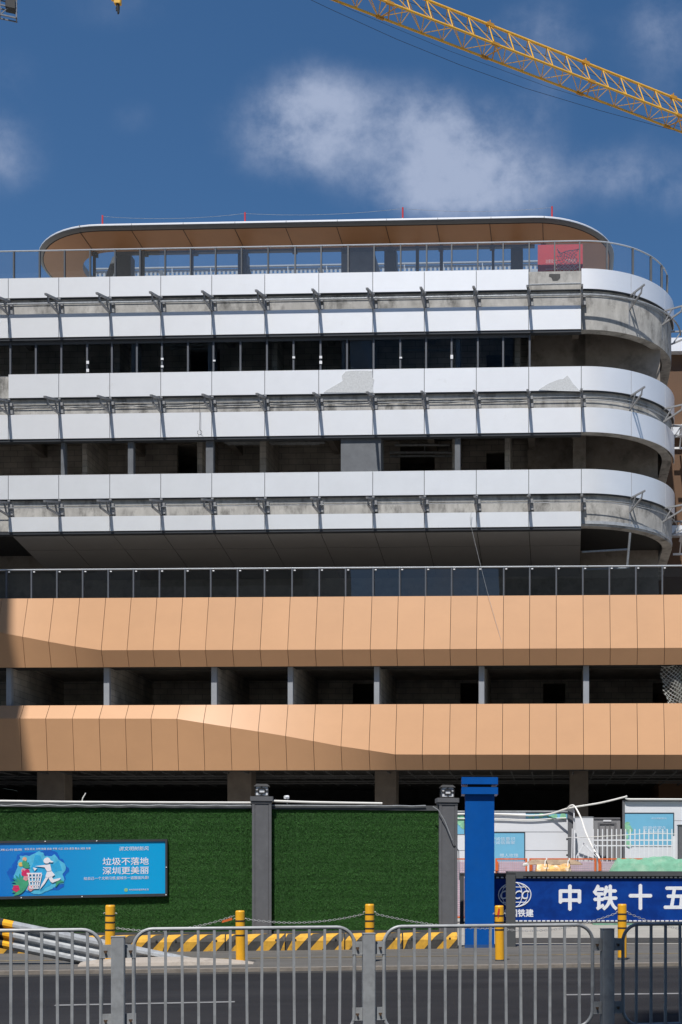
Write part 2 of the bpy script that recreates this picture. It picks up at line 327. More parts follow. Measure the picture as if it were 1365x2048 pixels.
# ------------------------------------------------------------------ ground
def gpoint(u, v): t = EYE * FPX / (v - CY); return ((u - CX) / FPX * t, t)
SA = math.atan(.17)                                   # street direction
gx, gy = gpoint(682, 1941.5)
ROAD = Frame(gx, gy, SA)                              # n = 0 at the far edge of the carriageway
GRND = mat('ground_concrete', (.30, .29, .27), .9, 0, .15, .8, .2, 20, stain=(.20, .19, .18), stscale=.5)
ASPH = mat('asphalt', (.021, .0212, .0245), .9, 0, .22, 1.6, .5, 180, spec=.12, stain=(.038, .038, .041), stscale=.9, stlo=.45, sthi=.8, stretch=(.12, 1, 1))
PAVE = mat('pavement_grey', (.105, .100, .094), .9, 0, .2, 2.5, .3, 90, stain=(.055, .053, .05), stscale=1.2, stlo=.5, sthi=.75, stretch=(.35, 1, 1))
o = MB(); o.quad((-2500, -2500, -.012), (2500, -2500, -.012), (2500, 2500, -.012), (-2500, 2500, -.012)); tag(o.build('ground', GRND, None, Frame(0, 30, 0)), kind='structure')
o = MB(); o.box(-400, 400, -22, -.0, -.5, .0); tag(o.build('road', ASPH, None, ROAD), kind='structure')
o = MB(); o.box(-400, 400, .0, 5.6, -.5, .055); tag(o.build('pavement', PAVE, None, ROAD), kind='structure')
o = MB(); o.box(-60, 60, -.0, .16, -.4, .062); tag(o.build('kerb', mat('kerb_stone', (.21, .185, .16), .9, 0, .25, 5, .3, 40), None, Frame(*ROAD.w((0, -.012, 0))[:2], SA)), kind='structure')
YL = mat('faded_yellow_line', (.20, .15, .07), .85, 0, .35, 5, stain=(.11, .10, .09), stscale=4, stlo=.45, sthi=.7)
WL = mat('faded_white_line', (.20, .20, .205), .8, 0, .25, 6, stain=(.12, .12, .12), stscale=5, stlo=.58, sthi=.75)
def strip_mark(name, fr, a0, a1, n0, n1, z, m): b = MB(); b.quad((a0, n0, z), (a1, n0, z), (a1, n1, z), (a0, n1, z)); return tag(b.build(name, m, None, fr), kind='structure')
strip_mark('yellow_line', ROAD, -30, 30, 2.35, 2.5, .060, YL)
for (u0, v0, u1, v1) in ((110, 2011, 470, 2004), (1133, 1990, 1480, 1986)):
    p, q = gpoint(u0, v0), gpoint(u1, v1); ang = math.atan2(q[1] - p[1], q[0] - p[0]); ln = math.dist(p, q)
    strip_mark('lane_line', Frame(p[0], p[1], ang), 0, ln, -.075, .075, .004, WL)
strip_mark('gutter_dirt', ROAD, -30, 30, -.42, -.002, .004, mat('gutter_dirt', (.045, .042, .038), .95, 0, .4, 3, .4, 90, stain=(.026, .026, .028), stscale=2.5, stlo=.42, sthi=.62, stretch=(.3, 1, 1)))
# dark painted strip standing in for the site gate's shadow, pale concrete beyond it
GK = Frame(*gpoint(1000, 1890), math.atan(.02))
strip_mark('gate_shadow_strip', GK, .35, 30, .9, 3.1, -.004, mat('gate_shadow_strip', (.035, .035, .037), .85, 0, .2, 3))

# ------------------------------------------------------------------ the building
T = Frame(0, 47.7, -math.atan(.036))                  # upper storeys; n = 0 is the cladding plane
P = Frame(0, 47.2, -math.atan(.026))                  # podium
BLD = thing('unfinished_building', T, 'long unfinished building with white curved upper bands over two orange faceted bands', 'building')
R0 = 3.86
AE = T.A(1163)                                        # where the straight front ends and the corner begins
def path(s, off=0.0, n0=0.0):
    # s along the front, then round the corner; off > 0 is outwards
    R = R0
    if s <= AE: return (s, n0 - off)
    ph = min((s - AE) / R, math.pi / 2); x = s - AE - ph * R
    return (AE + (R + off) * math.sin(ph) , n0 + R - (R + off) * math.cos(ph) + x)
def strip(mb, s0, s1, z0, z1, o0, o1, n0=0.0):
    # curved slab between two offsets, from s0 to s1
    ss = [s0] + [x for x in np.arange(AE, AE + R0 * math.pi / 2 + .001, R0 * math.pi / 2 / 30) if s0 < x < s1] + [s1]
    i = len(mb.v)
    for s in ss:
        a, n = path(s, o1, n0); b, m = path(s, o0, n0)
        mb.v += [(a, n, z0), (a, n, z1), (b, m, z1), (b, m, z0)]
    k = len(ss)
    for j in range(k - 1):
        p, q = i + 4 * j, i + 4 * j + 4
        for e in range(4): mb.f.append((p + e, p + (e + 1) % 4, q + (e + 1) % 4, q + e))
    mb.f.append((i, i + 3, i + 2, i + 1)); e = i + 4 * (k - 1); mb.f.append((e, e + 1, e + 2, e + 3))
SEAM = [-290, -188, -85, 17, 118, 220, 322, 424, 530, 638, 746, 849, 953, 1058, 1162]
def zz(v, n=0.0, u=640): return T.Z(u, v, n)
ARC = R0 * math.pi / 6
def seams_for(n0): return [T.A(u if u < 1160 else 1163, n0) for u in SEAM[:-1]] + [AE]
bands = [  # v top, v bottom, n0, first panel, last panel (15.. are the corner), missing
    ('A1', 546.0, 586.0, .16, 0, 17, {13}), ('A2', 619.0, 666.0, .10, 0, 14, set()),
    ('B1', 740.0, 787.5, .02, 3, 17, set()), ('B2', 821.5, 870.5, .0, 0, 17, set()),
    ('C1', 944.0, 992.0, -.14, 0, 17, set()), ('C2', 1028.0, 1057.5, -.16, 3, 14, set())]
BZ = {}
for (k, v0, v1, n0, i0, i1, miss) in bands:
    z1, z0 = zz(v0, n0), zz(v1, n0); BZ[k] = (z0, z1, n0)
    S = seams_for(n0) + [AE + ARC, AE + 2 * ARC, AE + 3 * ARC]
    b = MB()
    for (sa, sb) in ([(S[i0], S[i1])] if not miss else [(S[i0], S[min(miss)]), (S[max(miss) + 1], S[i1])]): strip(b, sa, sb, z0 + .03, z1 - .03, -.07, -.035, n0)
    band = b.build('cladding_band', BACK, BLD)
    for i in range(i0, i1):
        if i in miss: continue
        b = MB(); strip(b, S[i] + .011, S[i + 1] - .011, z0, z1, -.034, 0, n0)
        mm = WHITE_DIM if k[0] == 'C' else WHITE
        pn = b.build('panel', mm, band, smooth=True)
        if i >= 14: pn['label'] = 'curved corner panel'
        # little lip along the lower edge of each panel
    if k in ('B1',):
        for poly in ([(648, 787), (655, 780), (664, 775), (676, 768), (686, 762), (684, 752), (692, 743), (706, 739.5), (745, 738.5), (744, 752), (749, 760), (746, 772), (748, 786)], [(1078, 780), (1088, 773), (1098, 767), (1108, 763), (1118, 759), (1127, 758), (1135, 751), (1140, 757), (1147, 768), (1154, 775), (1161, 783), (1120, 782)]):
            b = MB(); b.prism_n([T.loc(u, min(max(v, 741.5), 785.5), n0) for u, v in poly], n0 - .012, n0 - .002); fo = recalc(b.build('torn_film', FILM, band)); fo['label'] = 'torn bubbled protective film'
# concrete spandrels behind the bands, and floor slabs
LEFT = T.A(-300)
for (k1, k2, zb_) in (('A1', 'A2', .0), ('B1', 'B2', 0), ('C1', 'C2', 0)):
    zb, zt = BZ[k2][0] + .05, BZ[k1][1] - .04; n0 = BZ[k1][2]
    b = MB(); strip(b, LEFT, AE + R0 * math.pi / 2 + 6, zb, zt, -.5, -.115, n0); b.build('spandrel', CONC, BLD, smooth=True)
    pts = [path(s, -.52, n0) for s in [LEFT] + list(np.linspace(AE, AE + R0 * math.pi / 2, 16))]
    b = MB(); b.prism_z(pts + [(pts[-1][0], 11), (LEFT, 11)], zb + .95, zb + 1.25); b.build('floor_slab', CONCI, BLD)
    b = MB()
    for u in list(range(-200, 1200, 210)) + [1152]:   # downstand beams
        a = T.A(u); b.box(a - .13, a + .13, .55, 9, zb + .45, zb + .949)
    b.build('ceiling_beam', CONCI, BLD)
    # metal carrier rails across the recess between two bands
    zm = (BZ[k1][0] + BZ[k2][1]) / 2; b = MB()
    def rail(z_, off, r, s1=AE + 5.7):
        b.tube([(*path(s, off, n0), z_) for s in [LEFT, AE] + list(np.linspace(AE + .1, s1, 24))] if s1 > AE else [(*path(s, off, n0), z_) for s in [LEFT, s1]], r, 6)
    rail(zm - .02, .26 if k1 == 'A1' else (.1 if k1 == 'C1' else -.06), .036 if k1 == 'A1' else .014); rail(zm + .12, -.085, .012)
    if k1 == 'A1': b.tube([(S[13] + .02, n0 - .02, zm + .5), (S[14] - .02, n0 - .02, zm + .52)], .035, 6)
    b.build('carrier_rail', GALV, BLD, smooth=True)
    b = MB(); strip(b, LEFT, AE + 5.8, BZ[k1][0] - .035, BZ[k1][0] - .004, -.114, -.02, n0); b.build('edge_trim', DARKW, BLD)
    b = MB(); strip(b, LEFT, AE, BZ[k2][0] - .10, BZ[k2][0] - .004, -.30, -.03, BZ[k2][2]); b.build('lower_trim', DARKW, BLD)
b = MB(); n0 = BZ['B1'][2]; zc_ = (BZ['B1'][0] + BZ['B2'][1]) / 2
b.tube([(LEFT + 3 + k * .35, n0 + .085, zc_ + .06 - .05 * abs(math.sin(k * .42)) + .02 * math.sin(k * 1.7)) for k in range(68) if LEFT + 3 + k * .35 < AE], .011, 5)
b.build('loose_cable', ROPE, BLD)
b = MB(); a = T.A(401); zt_ = T.Z(401, 800, -.1); b.tube([(a, -.06, zt_), (a + .01, -.08, zt_ - .7), (a, -.08, zt_ - 1.15)] + [(a + .09 * math.sin(t), -.08, zt_ - 1.24 + .09 * math.cos(t)) for t in [k * .7 for k in range(9)]], .009, 5); b.build('dangling_cable', ROPE, BLD)
# dark grey patch where the panel of the top band is missing
n0 = BZ['A1'][2]
b = MB(); b.prism_n([T.loc(u, v, n0) for u, v in ((1099, 545), (1121, 545), (1121, 553), (1116, 558), (1106, 559), (1103, 552), (1098, 550))], n0 + .108, n0 + .120); recalc(b.build('dark_patch', mat('dark_concrete', (.085, .085, .085), .9, 0, .2, 6), BLD))
# tapered outrigger brackets that will carry the sunshades
def bracket_mesh(Lo, drop, corner=False):
    b = MB(); t = .055
    if not corner:
        J = dict(ti=(0, .02, 0), bi=(0, .02, -.52), to=(0, -Lo, -drop), lo=(0, -Lo * .8, -.54), st=(0, -Lo * .82, -drop * .80))
        b.bar(J['ti'], J['to'], .085, .075); b.bar(J['bi'], J['lo'], .08, .06); b.bar(J['lo'], J['st'], .07, .05); b.bar((0, -Lo * .3, -drop * .3), (0, -Lo * .12, -.52), .06, .045)
        b.bar((0, .05, .1), (0, .05, -.57), .07, .09); b.box(-.02, .16, .0, .12, -.5, -.36); b.box(-.02, .14, .0, .12, -.2, -.08)
    else:
        b.bar((0, .02, -.02), (0, -Lo, .0), .05, .06); b.bar((0, .02, -.55), (0, -Lo * .8, -.20), .05, .06); b.bar((0, -Lo * .78, -.21), (0, -Lo * .84, -.01), .04, .045); b.bar((0, -.12, -.46), (0, -.42, -.03), .04, .045)
        b.bar((0, .03, .1), (0, .03, -1.12 if corner == 2 else -.62), .075, .08); b.box(-.1, .12, .0, .1, -.5, -.36)
    return b
protoS = bracket_mesh(1.3, .36).build('sunshade_bracket', STEELD, BLD, Frame(0, 0, 0), origin=None)
protoC = bracket_mesh(1.05, 0, 1).build('sunshade_bracket', STEELD, BLD, Frame(0, 0, 0))
protoL = bracket_mesh(1.05, 0, 2).build('sunshade_bracket', STEELD, BLD, Frame(0, 0, 0))
for pr in (protoS, protoC, protoL):                   # their meshes are built about the bracket's own foot
    src = bracket_mesh(1.3, .36) if pr is protoS else bracket_mesh(1.05, 0, 1 if pr is protoC else 2)
    for vtx, p in zip(pr.data.vertices, src.v): vtx.co = p
used = set()
def put(pr, loc, rz):
    if pr.name in used: o = pr.copy(); COL.objects.link(o); o.parent = BLD
    else: o = pr; used.add(pr.name)
    o.location = loc; o.rotation_euler = (0, 0, rz); return o
for k1, k2, du in (('A1', 'A2', 3), ('B1', 'B2', 0), ('C1', 'C2', -3)):
    n0 = BZ[k1][2]; zt = BZ[k1][0] - .02
    for i in range(2, 15):
        o = put(protoS, (seams_for(n0)[i] + .02, n0 - .02 + (.18 if False else .0), zt - .10), random.uniform(-.03, .03))
    for j in (1, 2, 3):
        a, n = path(AE + j * ARC, -.12, n0); put(protoL if (k1 != 'B1' and j < 3) else protoC, (a, n, zt), j * math.pi / 6)

# windows of the top storey (between the bands) with narrow frames
z1w, z0w = BZ['A2'][0] - .10, BZ['B1'][1] - .02
MULM = mat('window_frame_grey', (.10, .11, .13), .5, 0, .1)
MUL = [-86, -35, 20, 71, 122, 173.5, 223, 273, 323, 375, 426, 480, 533, 586, 640, 693, 746, 799.5, 851, 902, 954.5, 1005, 1058]
bw = {}
for i in range(len(MUL) - 1):
    a0, a1 = T.A(MUL[i], .3), T.A(MUL[i + 1], .3); b = MB(); e = .035
    b.box(a0 + .001, a0 + 2 * e, .26, .36, z0w, z1w); b.box(a0 + 2 * e, a1, .29, .35, z1w - .10, z1w); b.box(a0 + 2 * e, a1, .29, .35, z0w, z0w + .06)
    if i == len(MUL) - 2: b.box(a1 + .001, a1 + 2 * e, .26, .36, z0w, z1w)
    wn = b.build('window', MULM, BLD)
    b = MB(); b.box(a0 + 2 * e, a1 - .001, .315, .323, z0w + .061, z1w - .101); b.build('pane', GLASSD, wn)
b = MB()
for u, v0, v1 in ((174, 722, 728), (174, 738, 744), (323, 716, 720), (323, 731, 735), (427, 720, 723), (586, 713, 717), (640, 712, 717), (640, 722, 728), (800, 714, 717), (902, 710, 718)):
    a = T.A(u, .25); za, zb = T.Z(u, v1 - 0, .25), T.Z(u, v0, .25); b.box(a - .01, a + .09, .235, .258, za, zb)
b.build('masking_tape', WPAINT, BLD)

# interiors: blockwork rear walls with door holes, partitions, columns, service pipes
def wall_holes(mb, a0, a1, z0, z1, n0, n1, holes):
    x = a0
    for (h0, h1, hz) in sorted(holes):
        if h0 > x: mb.box(x, h0, n0, n1, z0, z1)
        mb.box(h0, h1, n0, n1, hz, z1); x = h1
    mb.box(x, a1, n0, n1, z0, z1)
zA = (BZ['B2'][0] + 1.301, BZ['A2'][0] + .999); zB = (BZ['C2'][0] + 1.301, BZ['B2'][0] + .999)
for (z0, z1, hs_) in ((zA[0], zA[1], [(973, 1020, 710), (380, 440, 700)]), (zB[0], zB[1], [(973, 1020, 905), (355, 410, 890), (800, 870, 880)])):
    nB = 3.7 if z0 == zB[0] else 2.5; b = MB()
    wall_holes(b, LEFT, T.A(1056, nB), z0, z1, nB, nB + .2, [(T.A(h0, nB), T.A(h1, nB), T.Z(h0, hv, nB)) for h0, h1, hv in hs_]); b.build('rear_wall', BLOCK, BLD)
    b = MB(); b.box(T.A(1056, nB) + .002, AE + R0 - .7, nB - .3, nB + .2, z0, z1); b.build('shear_wall', CONCI, BLD)
    b = MB(); b.box(LEFT, AE + R0, 10.8, 11, z0, z1); b.box(LEFT - .2, LEFT, .5, 11, z0, z1); b.build('core_wall', CONCI, BLD)
for u, wpx in ((165, .2), (520, .25), (395, .2), (905, .2), (1010, .2)):
    b = MB(); a = T.A(u, 1.4); b.box(a, a + wpx, 1.4, 3.69, zB[0], zB[1]); b.build('partition', BLOCK, BLD)
for u in (230, 545, 700, 1030):
    b = MB(); a = T.A(u, 1.4); b.box(a, a + .2, 1.4, 2.49, zA[0], zA[1]); b.build('partition', BLOCK, BLD)
def post_px(u0, u1, n, z0, z1, m, depth=None, name='column'):
    a0, a1 = T.A(u0, n), T.A(u1, n); b = MB(); b.box(a0, a1, n, n + (depth or a1 - a0), z0, z1, .01); return b.build(name, m, BLD)
for u0, u1 in ((122, 130), (256, 267), (412, 427), (910, 921)): post_px(u0, u1, .17, zB[0], zB[1], GREYP, .25)
for u0, u1 in ((682, 762),): post_px(u0, u1, .13, zB[0], zB[1], GREYP, .8)
for u0, u1 in ((263, 275), (416, 428), (684, 692), (700, 750), (912, 921)): post_px(u0, u1, .37, zA[0], zA[1], GREYP, .5)
post_px(1146, 1172, 2.2, zA[0], zA[1], CONCI, .8); post_px(1146, 1172, 2.2, zB[0], zB[1], CONCI, .8)
b = MB()
for (u0, u1, v, n) in ((780, 905, 905, 3), (780, 905, 912, 3.3), (790, 900, 890, 2.5), (450, 650, 885, 2), (455, 640, 888, 2.2), (800, 900, 700, 2.5), (330, 430, 690, 2.0), (340, 425, 697, 2.4)):
    b.tube([(T.A(u0, n), n, T.Z(u0, v, n)), (T.A(u1, n), n, T.Z(u1, v, n))], .05, 8)
for (u, v0, v1, n) in ((850, 890, 915, 4.0), (868, 888, 912, 4.0), (600, 880, 890, 3.1)): b.tube([(T.A(u, n), n, T.Z(u, v0 - 15, n)), (T.A(u, n), n, T.Z(u, v1, n))], .03, 6)
b.build('service_pipe', GALV, BLD, smooth=True)

# sloping soffit under the lowest white band
zS = BZ['C2'][0]; nS = BZ['C2'][2]; S = seams_for(nS); LS, DS = 4.6, .80
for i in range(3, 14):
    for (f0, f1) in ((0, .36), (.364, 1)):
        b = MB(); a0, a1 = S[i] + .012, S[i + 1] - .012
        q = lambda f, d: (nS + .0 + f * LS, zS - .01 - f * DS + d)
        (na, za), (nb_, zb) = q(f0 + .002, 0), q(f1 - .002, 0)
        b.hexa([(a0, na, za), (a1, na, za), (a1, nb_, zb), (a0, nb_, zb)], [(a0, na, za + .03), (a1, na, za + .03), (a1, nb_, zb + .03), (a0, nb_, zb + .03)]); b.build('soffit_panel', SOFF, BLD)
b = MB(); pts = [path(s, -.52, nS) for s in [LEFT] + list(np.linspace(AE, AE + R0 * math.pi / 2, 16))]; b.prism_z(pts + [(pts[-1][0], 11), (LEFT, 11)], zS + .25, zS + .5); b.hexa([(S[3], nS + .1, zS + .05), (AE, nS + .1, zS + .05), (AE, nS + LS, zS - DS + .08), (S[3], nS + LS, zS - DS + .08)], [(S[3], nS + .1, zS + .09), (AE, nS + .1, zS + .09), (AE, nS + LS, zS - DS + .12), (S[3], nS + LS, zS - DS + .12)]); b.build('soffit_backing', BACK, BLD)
PT = P.Z(640, 1193.5)                                 # top of the podium
b = MB(); b.box(LEFT, AE + R0 - .6, nS + LS + .02, nS + LS + .3, PT - .3, zS + .25); b.build('recessed_wall', CONCI, BLD)
b = MB()                                              # bare frame hanging under the corner
for u in (1250, 1266):
    pass
a, n = path(AE + ARC, -.1, nS); b.bar((a, n, zS - .1), (a - .1, n + .4, zS - 1.35), .07); b.bar((AE + .05, n + .5, zS - .7), (a, n + .45, zS - .62), .06); b.bar((AE + .05, n + .6, zS - 1.35), (a, n + .5, zS - 1.33), .06)
b.build('hanger_frame', GALV, BLD)
b = MB(); strip(b, AE, AE + 5.8, zS + .12, zS + .24, -.3, -.1, nS); b.build('corner_runner', GALV, BLD, smooth=True)

# roof terrace: deck, glass balustrade
ZR = BZ['A1'][1]
pts = [path(s, -.3, .16) for s in [LEFT] + list(np.linspace(AE, AE + R0 * math.pi / 2, 16))]
b = MB(); b.prism_z(pts + [(pts[-1][0], 14), (LEFT, 14)], ZR - .5, ZR - .2); b.build('roof_deck', CONCI, BLD)
DARKP = mat('dark_post', (.085, .095, .11), .5, 0, .08)
def balustrade(spts, zb, zt, off, n0, frame, glass, pm, pathf, smin=None, railr=.03):
    b = MB(); ss = np.linspace(spts[-1] if False else spts[0], spts[-1], 120); b.tube([(*pathf(s), zt) for s in ss], railr, 8)
    bal = b.build('glass_balustrade', RAILM, BLD, frame, smooth=True)
    for i, s in enumerate(spts):
        a, n = pathf(s); a2, n2 = pathf(s + .01); d = math.atan2(n2 - n, a2 - a); c, sn = math.cos(d), math.sin(d); w_, h_ = .028, .045
        r = [(a + x * c - y * sn, n + x * sn + y * c) for x, y in ((-w_, -h_), (w_, -h_), (w_, h_), (-w_, h_))]
        b = MB(); b.prism_z(r, zb, zt - .02); b.build('post', DARKP if pathf is pb and s < AE - 12 else pm, bal, frame)
        if i + 1 < len(spts):
            b = MB(); sub = np.linspace(s + .05, spts[i + 1] - .03, 5); k0 = len(b.v)
            for q in sub:
                a, n = pathf(q); b.v += [(a, n, zb + .03), (a, n, zt - .06)]
            for j in range(4): b.f.append((k0 + 2 * j, k0 + 2 * j + 2, k0 + 2 * j + 3, k0 + 2 * j + 1))
            b.build('pane', glass, bal, frame)
    return bal
zt = T.Z(640, 491.5, .5)
PU = [-90, -25, 28.5, 80, 130, 181, 231, 281, 331, 382, 432, 484, 537, 591, 643, 697, 749, 802, 854, 904, 956, 1007, 1059, 1110, 1160]
sp = [T.A(u, .5) for u in PU]
Rb = R0 - .25
def pb(s):
    if s <= AE: return (s, .5)
    ph = min((s - AE) / Rb, math.pi / 2); x = s - AE - ph * Rb
    return (AE + Rb * math.sin(ph), .5 + Rb * (1 - math.cos(ph)) + x)
sp += [AE + Rb * math.radians(x) for x in (16, 34, 50, 64, 78)] + [AE + Rb * math.pi / 2 + 1.0, AE + Rb * math.pi / 2 + 2]
balustrade(sp, ZR - .25, zt, 0, 0, T, GLASS, GREYP, pb)

# roof canopy: rounded ring with white nosing, grey fascia and brown soffit
nC, DC, WC = 1.6, 9.0, 1.75
aL, aR = T.A(78, nC + 2.2) - .33, T.A(1223, nC + 3.0) + .13
def ring(off, seg=14, RL=3.7, RR=3.3):
    pts = []
    def arc(cx, cy, r, t0, t1):
        for k in range(seg + 1):
            t = t0 + (t1 - t0) * k / seg; pts.append((cx + r * math.cos(t), cy + r * math.sin(t)))
    rl, rr = max(RL - off, .3), max(RR - off, .3); A0, A1, N0, N1 = aL + off, aR - off, nC + off, nC + DC - off
    arc(A0 + rl, N0 + rl, rl, math.pi, 1.5 * math.pi); arc(A1 - rr, N0 + rr, rr, 1.5 * math.pi, 2 * math.pi)
    arc(A1 - rr, N1 - rr, rr, 0, .5 * math.pi); arc(A0 + rl, N1 - rl, rl, .5 * math.pi, math.pi)
    return pts
zc = lambda v, n: T.Z(640, v, n)
zT, zN, zF = zc(438.3, nC), zc(443.2, nC), zc(451.5, nC + .1)
def ringband(prof, name, m, parent):
    b = MB(); rr = [ring(o_) for o_, _ in prof]; k = len(rr[0]); n_ = len(prof)
    for j in range(n_): b.v += [(x, y, prof[j][1]) for x, y in rr[j]]
    for j in range(n_ - 1):
        for i in range(k): b.f.append((j * k + i, j * k + (i + 1) % k, (j + 1) * k + (i + 1) % k, (j + 1) * k + i))
    return recalc(b.build(name, m, parent, T, smooth=True))
can = ringband([(.5, zT + .02), (.10, zT + .01), (.03, zT - .015), (0, zT - .05), (0, zN + .01), (.0, zN)], 'roof_canopy', WHITE, BLD)
ringband([(.003, zN), (.05, zN - .07), (.16, zF)], 'fascia', FASC, can)
ringband([(.16, zF), (.17, zF - .012), (.2, zF - .012)], 'shadow_gap', BACK, can)
ringband([(.2, zF - .01), (WC, zF - .06)], 'soffit', BROWN, can)
ringband([(WC, zF - .06), (WC + .01, zF + .25), (1.0, zT), (.5, zT + .02)], 'inner_edge', FASC, can)
b = MB()                                              # soffit joints and rainwater brackets
inn, out = ring(WC), ring(.2)
for u0, u1 in ((163, 180), (267, 282), (370, 384), (473, 485), (575, 584), (677, 684), (775, 780), (877, 884), (983, 986.5), (1089, 1090)):
    b = MB(); p0 = T.A(u0 - 3, nC + .2); b.bar((p0, nC + .2, zF - .018), (p0 + .0, nC + WC, zF - .066), .02, .008)
    b.box(p0 - .10, p0 + .10, nC + WC - .02, nC + WC + .2, zF - .2, zF + .1)
    b.build('soffit_joint', BLACKP, can)
    b = MB(); pv = T.A(u0 - 4 * (1130 - u0) / 950, nC); b.box(pv - .009, pv + .009, nC - .005, nC + .06, zN + .002, zT - .04); b.build('nosing_joint', FASC, can)
b = MB(); b.box(aL + 3.7, aR - 3.3, nC + WC + .02, nC + WC + .2, zF - .13, zF + .1); b.build('edge_beam', DARKW, can)
def rbox(u0, u1, n, m, dep=.5, vt=480, name='column'):
    b = MB(); a0, a1 = T.A(u0, n), T.A(u1, n); b.box(a0, a1, n, n + dep, ZR - .2, zF - .05, .01); return b.build(name, m, can)
for u0, u1, n, dep in ((232, 262, 3.6, .5), (476, 494, 3.6, .5), (769, 793, 3.6, .5), (1022, 1046, 3.6, .5)): rbox(u0, u1, n, DARKW, dep)
for u0, u1 in ((186, 190), (282, 288), (380, 386), (832, 838), (880, 886), (984, 989)): rbox(u0, u1, 3.3, DARKW, .15)
rbox(683, 748, 3.62, GREYP, 2.2, name='lift_core')
b = MB(); zl = ZR - .15; zh = zF - .1
for (u0, u1, n) in ((232, 180, 3.8), (322, 366, 5), (484, 535, 3.75), (780, 822, 3.75), (640, 682, 5), (236, 196, 5)): b.bar((T.A(u0, n), n, zh), (T.A(u1, n), n + .2, zl), .22, .16)
b.build('diagonal_brace', GREYP, can)
b = MB(); nD = 9.6; a0, a1 = T.A(190, nD), T.A(1080, nD); tz = lambda v: T.Z(640, v, nD)
b.box(a0, a1, nD, nD + .12, tz(530.5), tz(528)); b.box(a0, a1, nD + .1, nD + .16, tz(537.5), tz(532.5)); b.box(a0, a1, nD - .02, nD + .06, tz(552), tz(545.5))
x = a0; k = 0
while x < a1:
    b.box(x, x + .10, nD - .01, nD + .08, tz(545.4), tz(539))
    if k % 9 == 0: b.box(x, x + .05, nD + .01, nD + .08, tz(538.9), tz(530.6))
    x += .2; k += 1
b.build('roof_trellis', mat('trellis_steel', (.36, .39, .44), .5, 0, .08), can)
for u, v in ((205.5, 431), (490.5, 425), (806, 415), (1104.5, 413)):
    b = MB(); n = nC + .6; a = T.A(u, n); zt_ = T.Z(u, v, n); b.cyl(a, n, zT - .1, zt_ - .26, .022, 8); r1 = b.build('lightning_rod', WPAINT, BLD)
    b = MB(); b.cyl(a, n, zt_ - .42, zt_, .034, 8); b.build('red_tip', REDS, r1)
b = MB(); ru = [(205.5, 433), (490.5, 427), (806, 417), (1104.5, 415)]; n = nC + .6
for (u0, v0), (u1, v1) in zip(ru, ru[1:]):
    b.tube([(T.A(u0 + (u1 - u0) * k / 10, n), n, T.Z(u0 + (u1 - u0) * k / 10, v0 + (v1 - v0) * k / 10 + 7 * (1 - (k / 5 - 1) ** 2), n)) for k in range(11)], .006, 5)
b.build('safety_wire', GALV, BLD)

# podium: two faceted orange bands
UPS = [-204, -152, -99, -47, 5, 56.4, 108, 160, 212, 263, 314.5, 366, 418, 472, 526.5, 581, 635.6, 689, 744.5, 797, 850.6, 902.5, 955, 1007.6, 1060, 1113, 1166.6, 1220, 1273.7, 1327.6, 1381, 1435, 1489]
LOS = [-207, -155, -103, -54, -3, 48.7, 100, 153, 206, 258, 309, 360.6, 413, 467, 522, 576.6, 631.5, 686.4, 742, 794, 847.6, 901, 953.8, 1006, 1059.5, 1113, 1167, 1220.6, 1274.4, 1327.8, 1381, 1435, 1489]
def lerp_tab(tab, x):
    if x <= tab[0][0]: return tab[0][1]
    for (x0, y0), (x1, y1) in zip(tab, tab[1:]):
        if x <= x1: return y0 + (y1 - y0) * (x - x0) / (x1 - x0)
    return tab[-1][1]
def faceted(seams, vt, vb, foldtab, nfold, nbot, name_lab):
    b = MB(); zt_, zb_ = P.Z(640, vt), P.Z(640, vb, nbot); A_ = [P.A(u) for u in seams]
    F = []
    for u, a in zip(seams, A_):
        nf = lerp_tab(nfold, u); v = lerp_tab(foldtab, u); F.append((a, nf, P.Z(u, v + (0.0), nf)))
    b.box(A_[0], A_[-1], .04, .1, zb_ + .05, zt_ - .02); bd = b.build('cladding_band', BACK, BLD, P)
    for i in range(len(seams) - 1):
        g = .009; b = MB(); K = 8
        (a0, n0_, f0), (a1, n1_, f1) = F[i], F[i + 1]; rings = []; jt = random.uniform(-.006, .006)
        for k in range(K + 1):
            t = k / K; a = a0 + g + (a1 - a0 - 2 * g) * t; nf = n0_ + (n1_ - n0_) * t + jt; zf = f0 + (f1 - f0) * t
            pr = [(a, 0, zt_), (a, nf * .5, (zt_ + zf) / 2), (a, nf, zf), (a, (nf + nbot) / 2, (zf + zb_) / 2), (a, nbot, zb_), (a, nbot + .04, zb_ + .012), (a, nf + .045, zf), (a, .045, zt_)]
            rings.append(len(b.v)); b.v += pr
        for k in range(K):
            for e in range(8): b.f.append((rings[k] + e, rings[k] + (e + 1) % 8, rings[k + 1] + (e + 1) % 8, rings[k + 1] + e))
        b.f.append(tuple(rings[0] + e for e in range(8))); b.f.append(tuple(rings[-1] + e for e in reversed(range(8))))
        pn = recalc(b.build('panel', ORANGE, bd, P))
        for p in pn.data.polygons: p.use_smooth = True
        pn.data.set_sharp_from_angle(angle=math.radians(9))
    b = MB()                                          # soffit return behind the bottom edge
    b.box(A_[0], A_[-1], nbot + .06, .7, zb_ + .03, zb_ + .08); b.build('bottom_return', BACK, bd, P)
    return zt_, zb_
uz = faceted(UPS, 1193.5, 1332.5, [(-60, 1251), (0, 1262.5), (46.7, 1271.5), (98.5, 1281.5), (150, 1291), (205, 1300.3), (640, 1299.3), (1365, 1295.5)], [(0, -.48)], -.235, '')
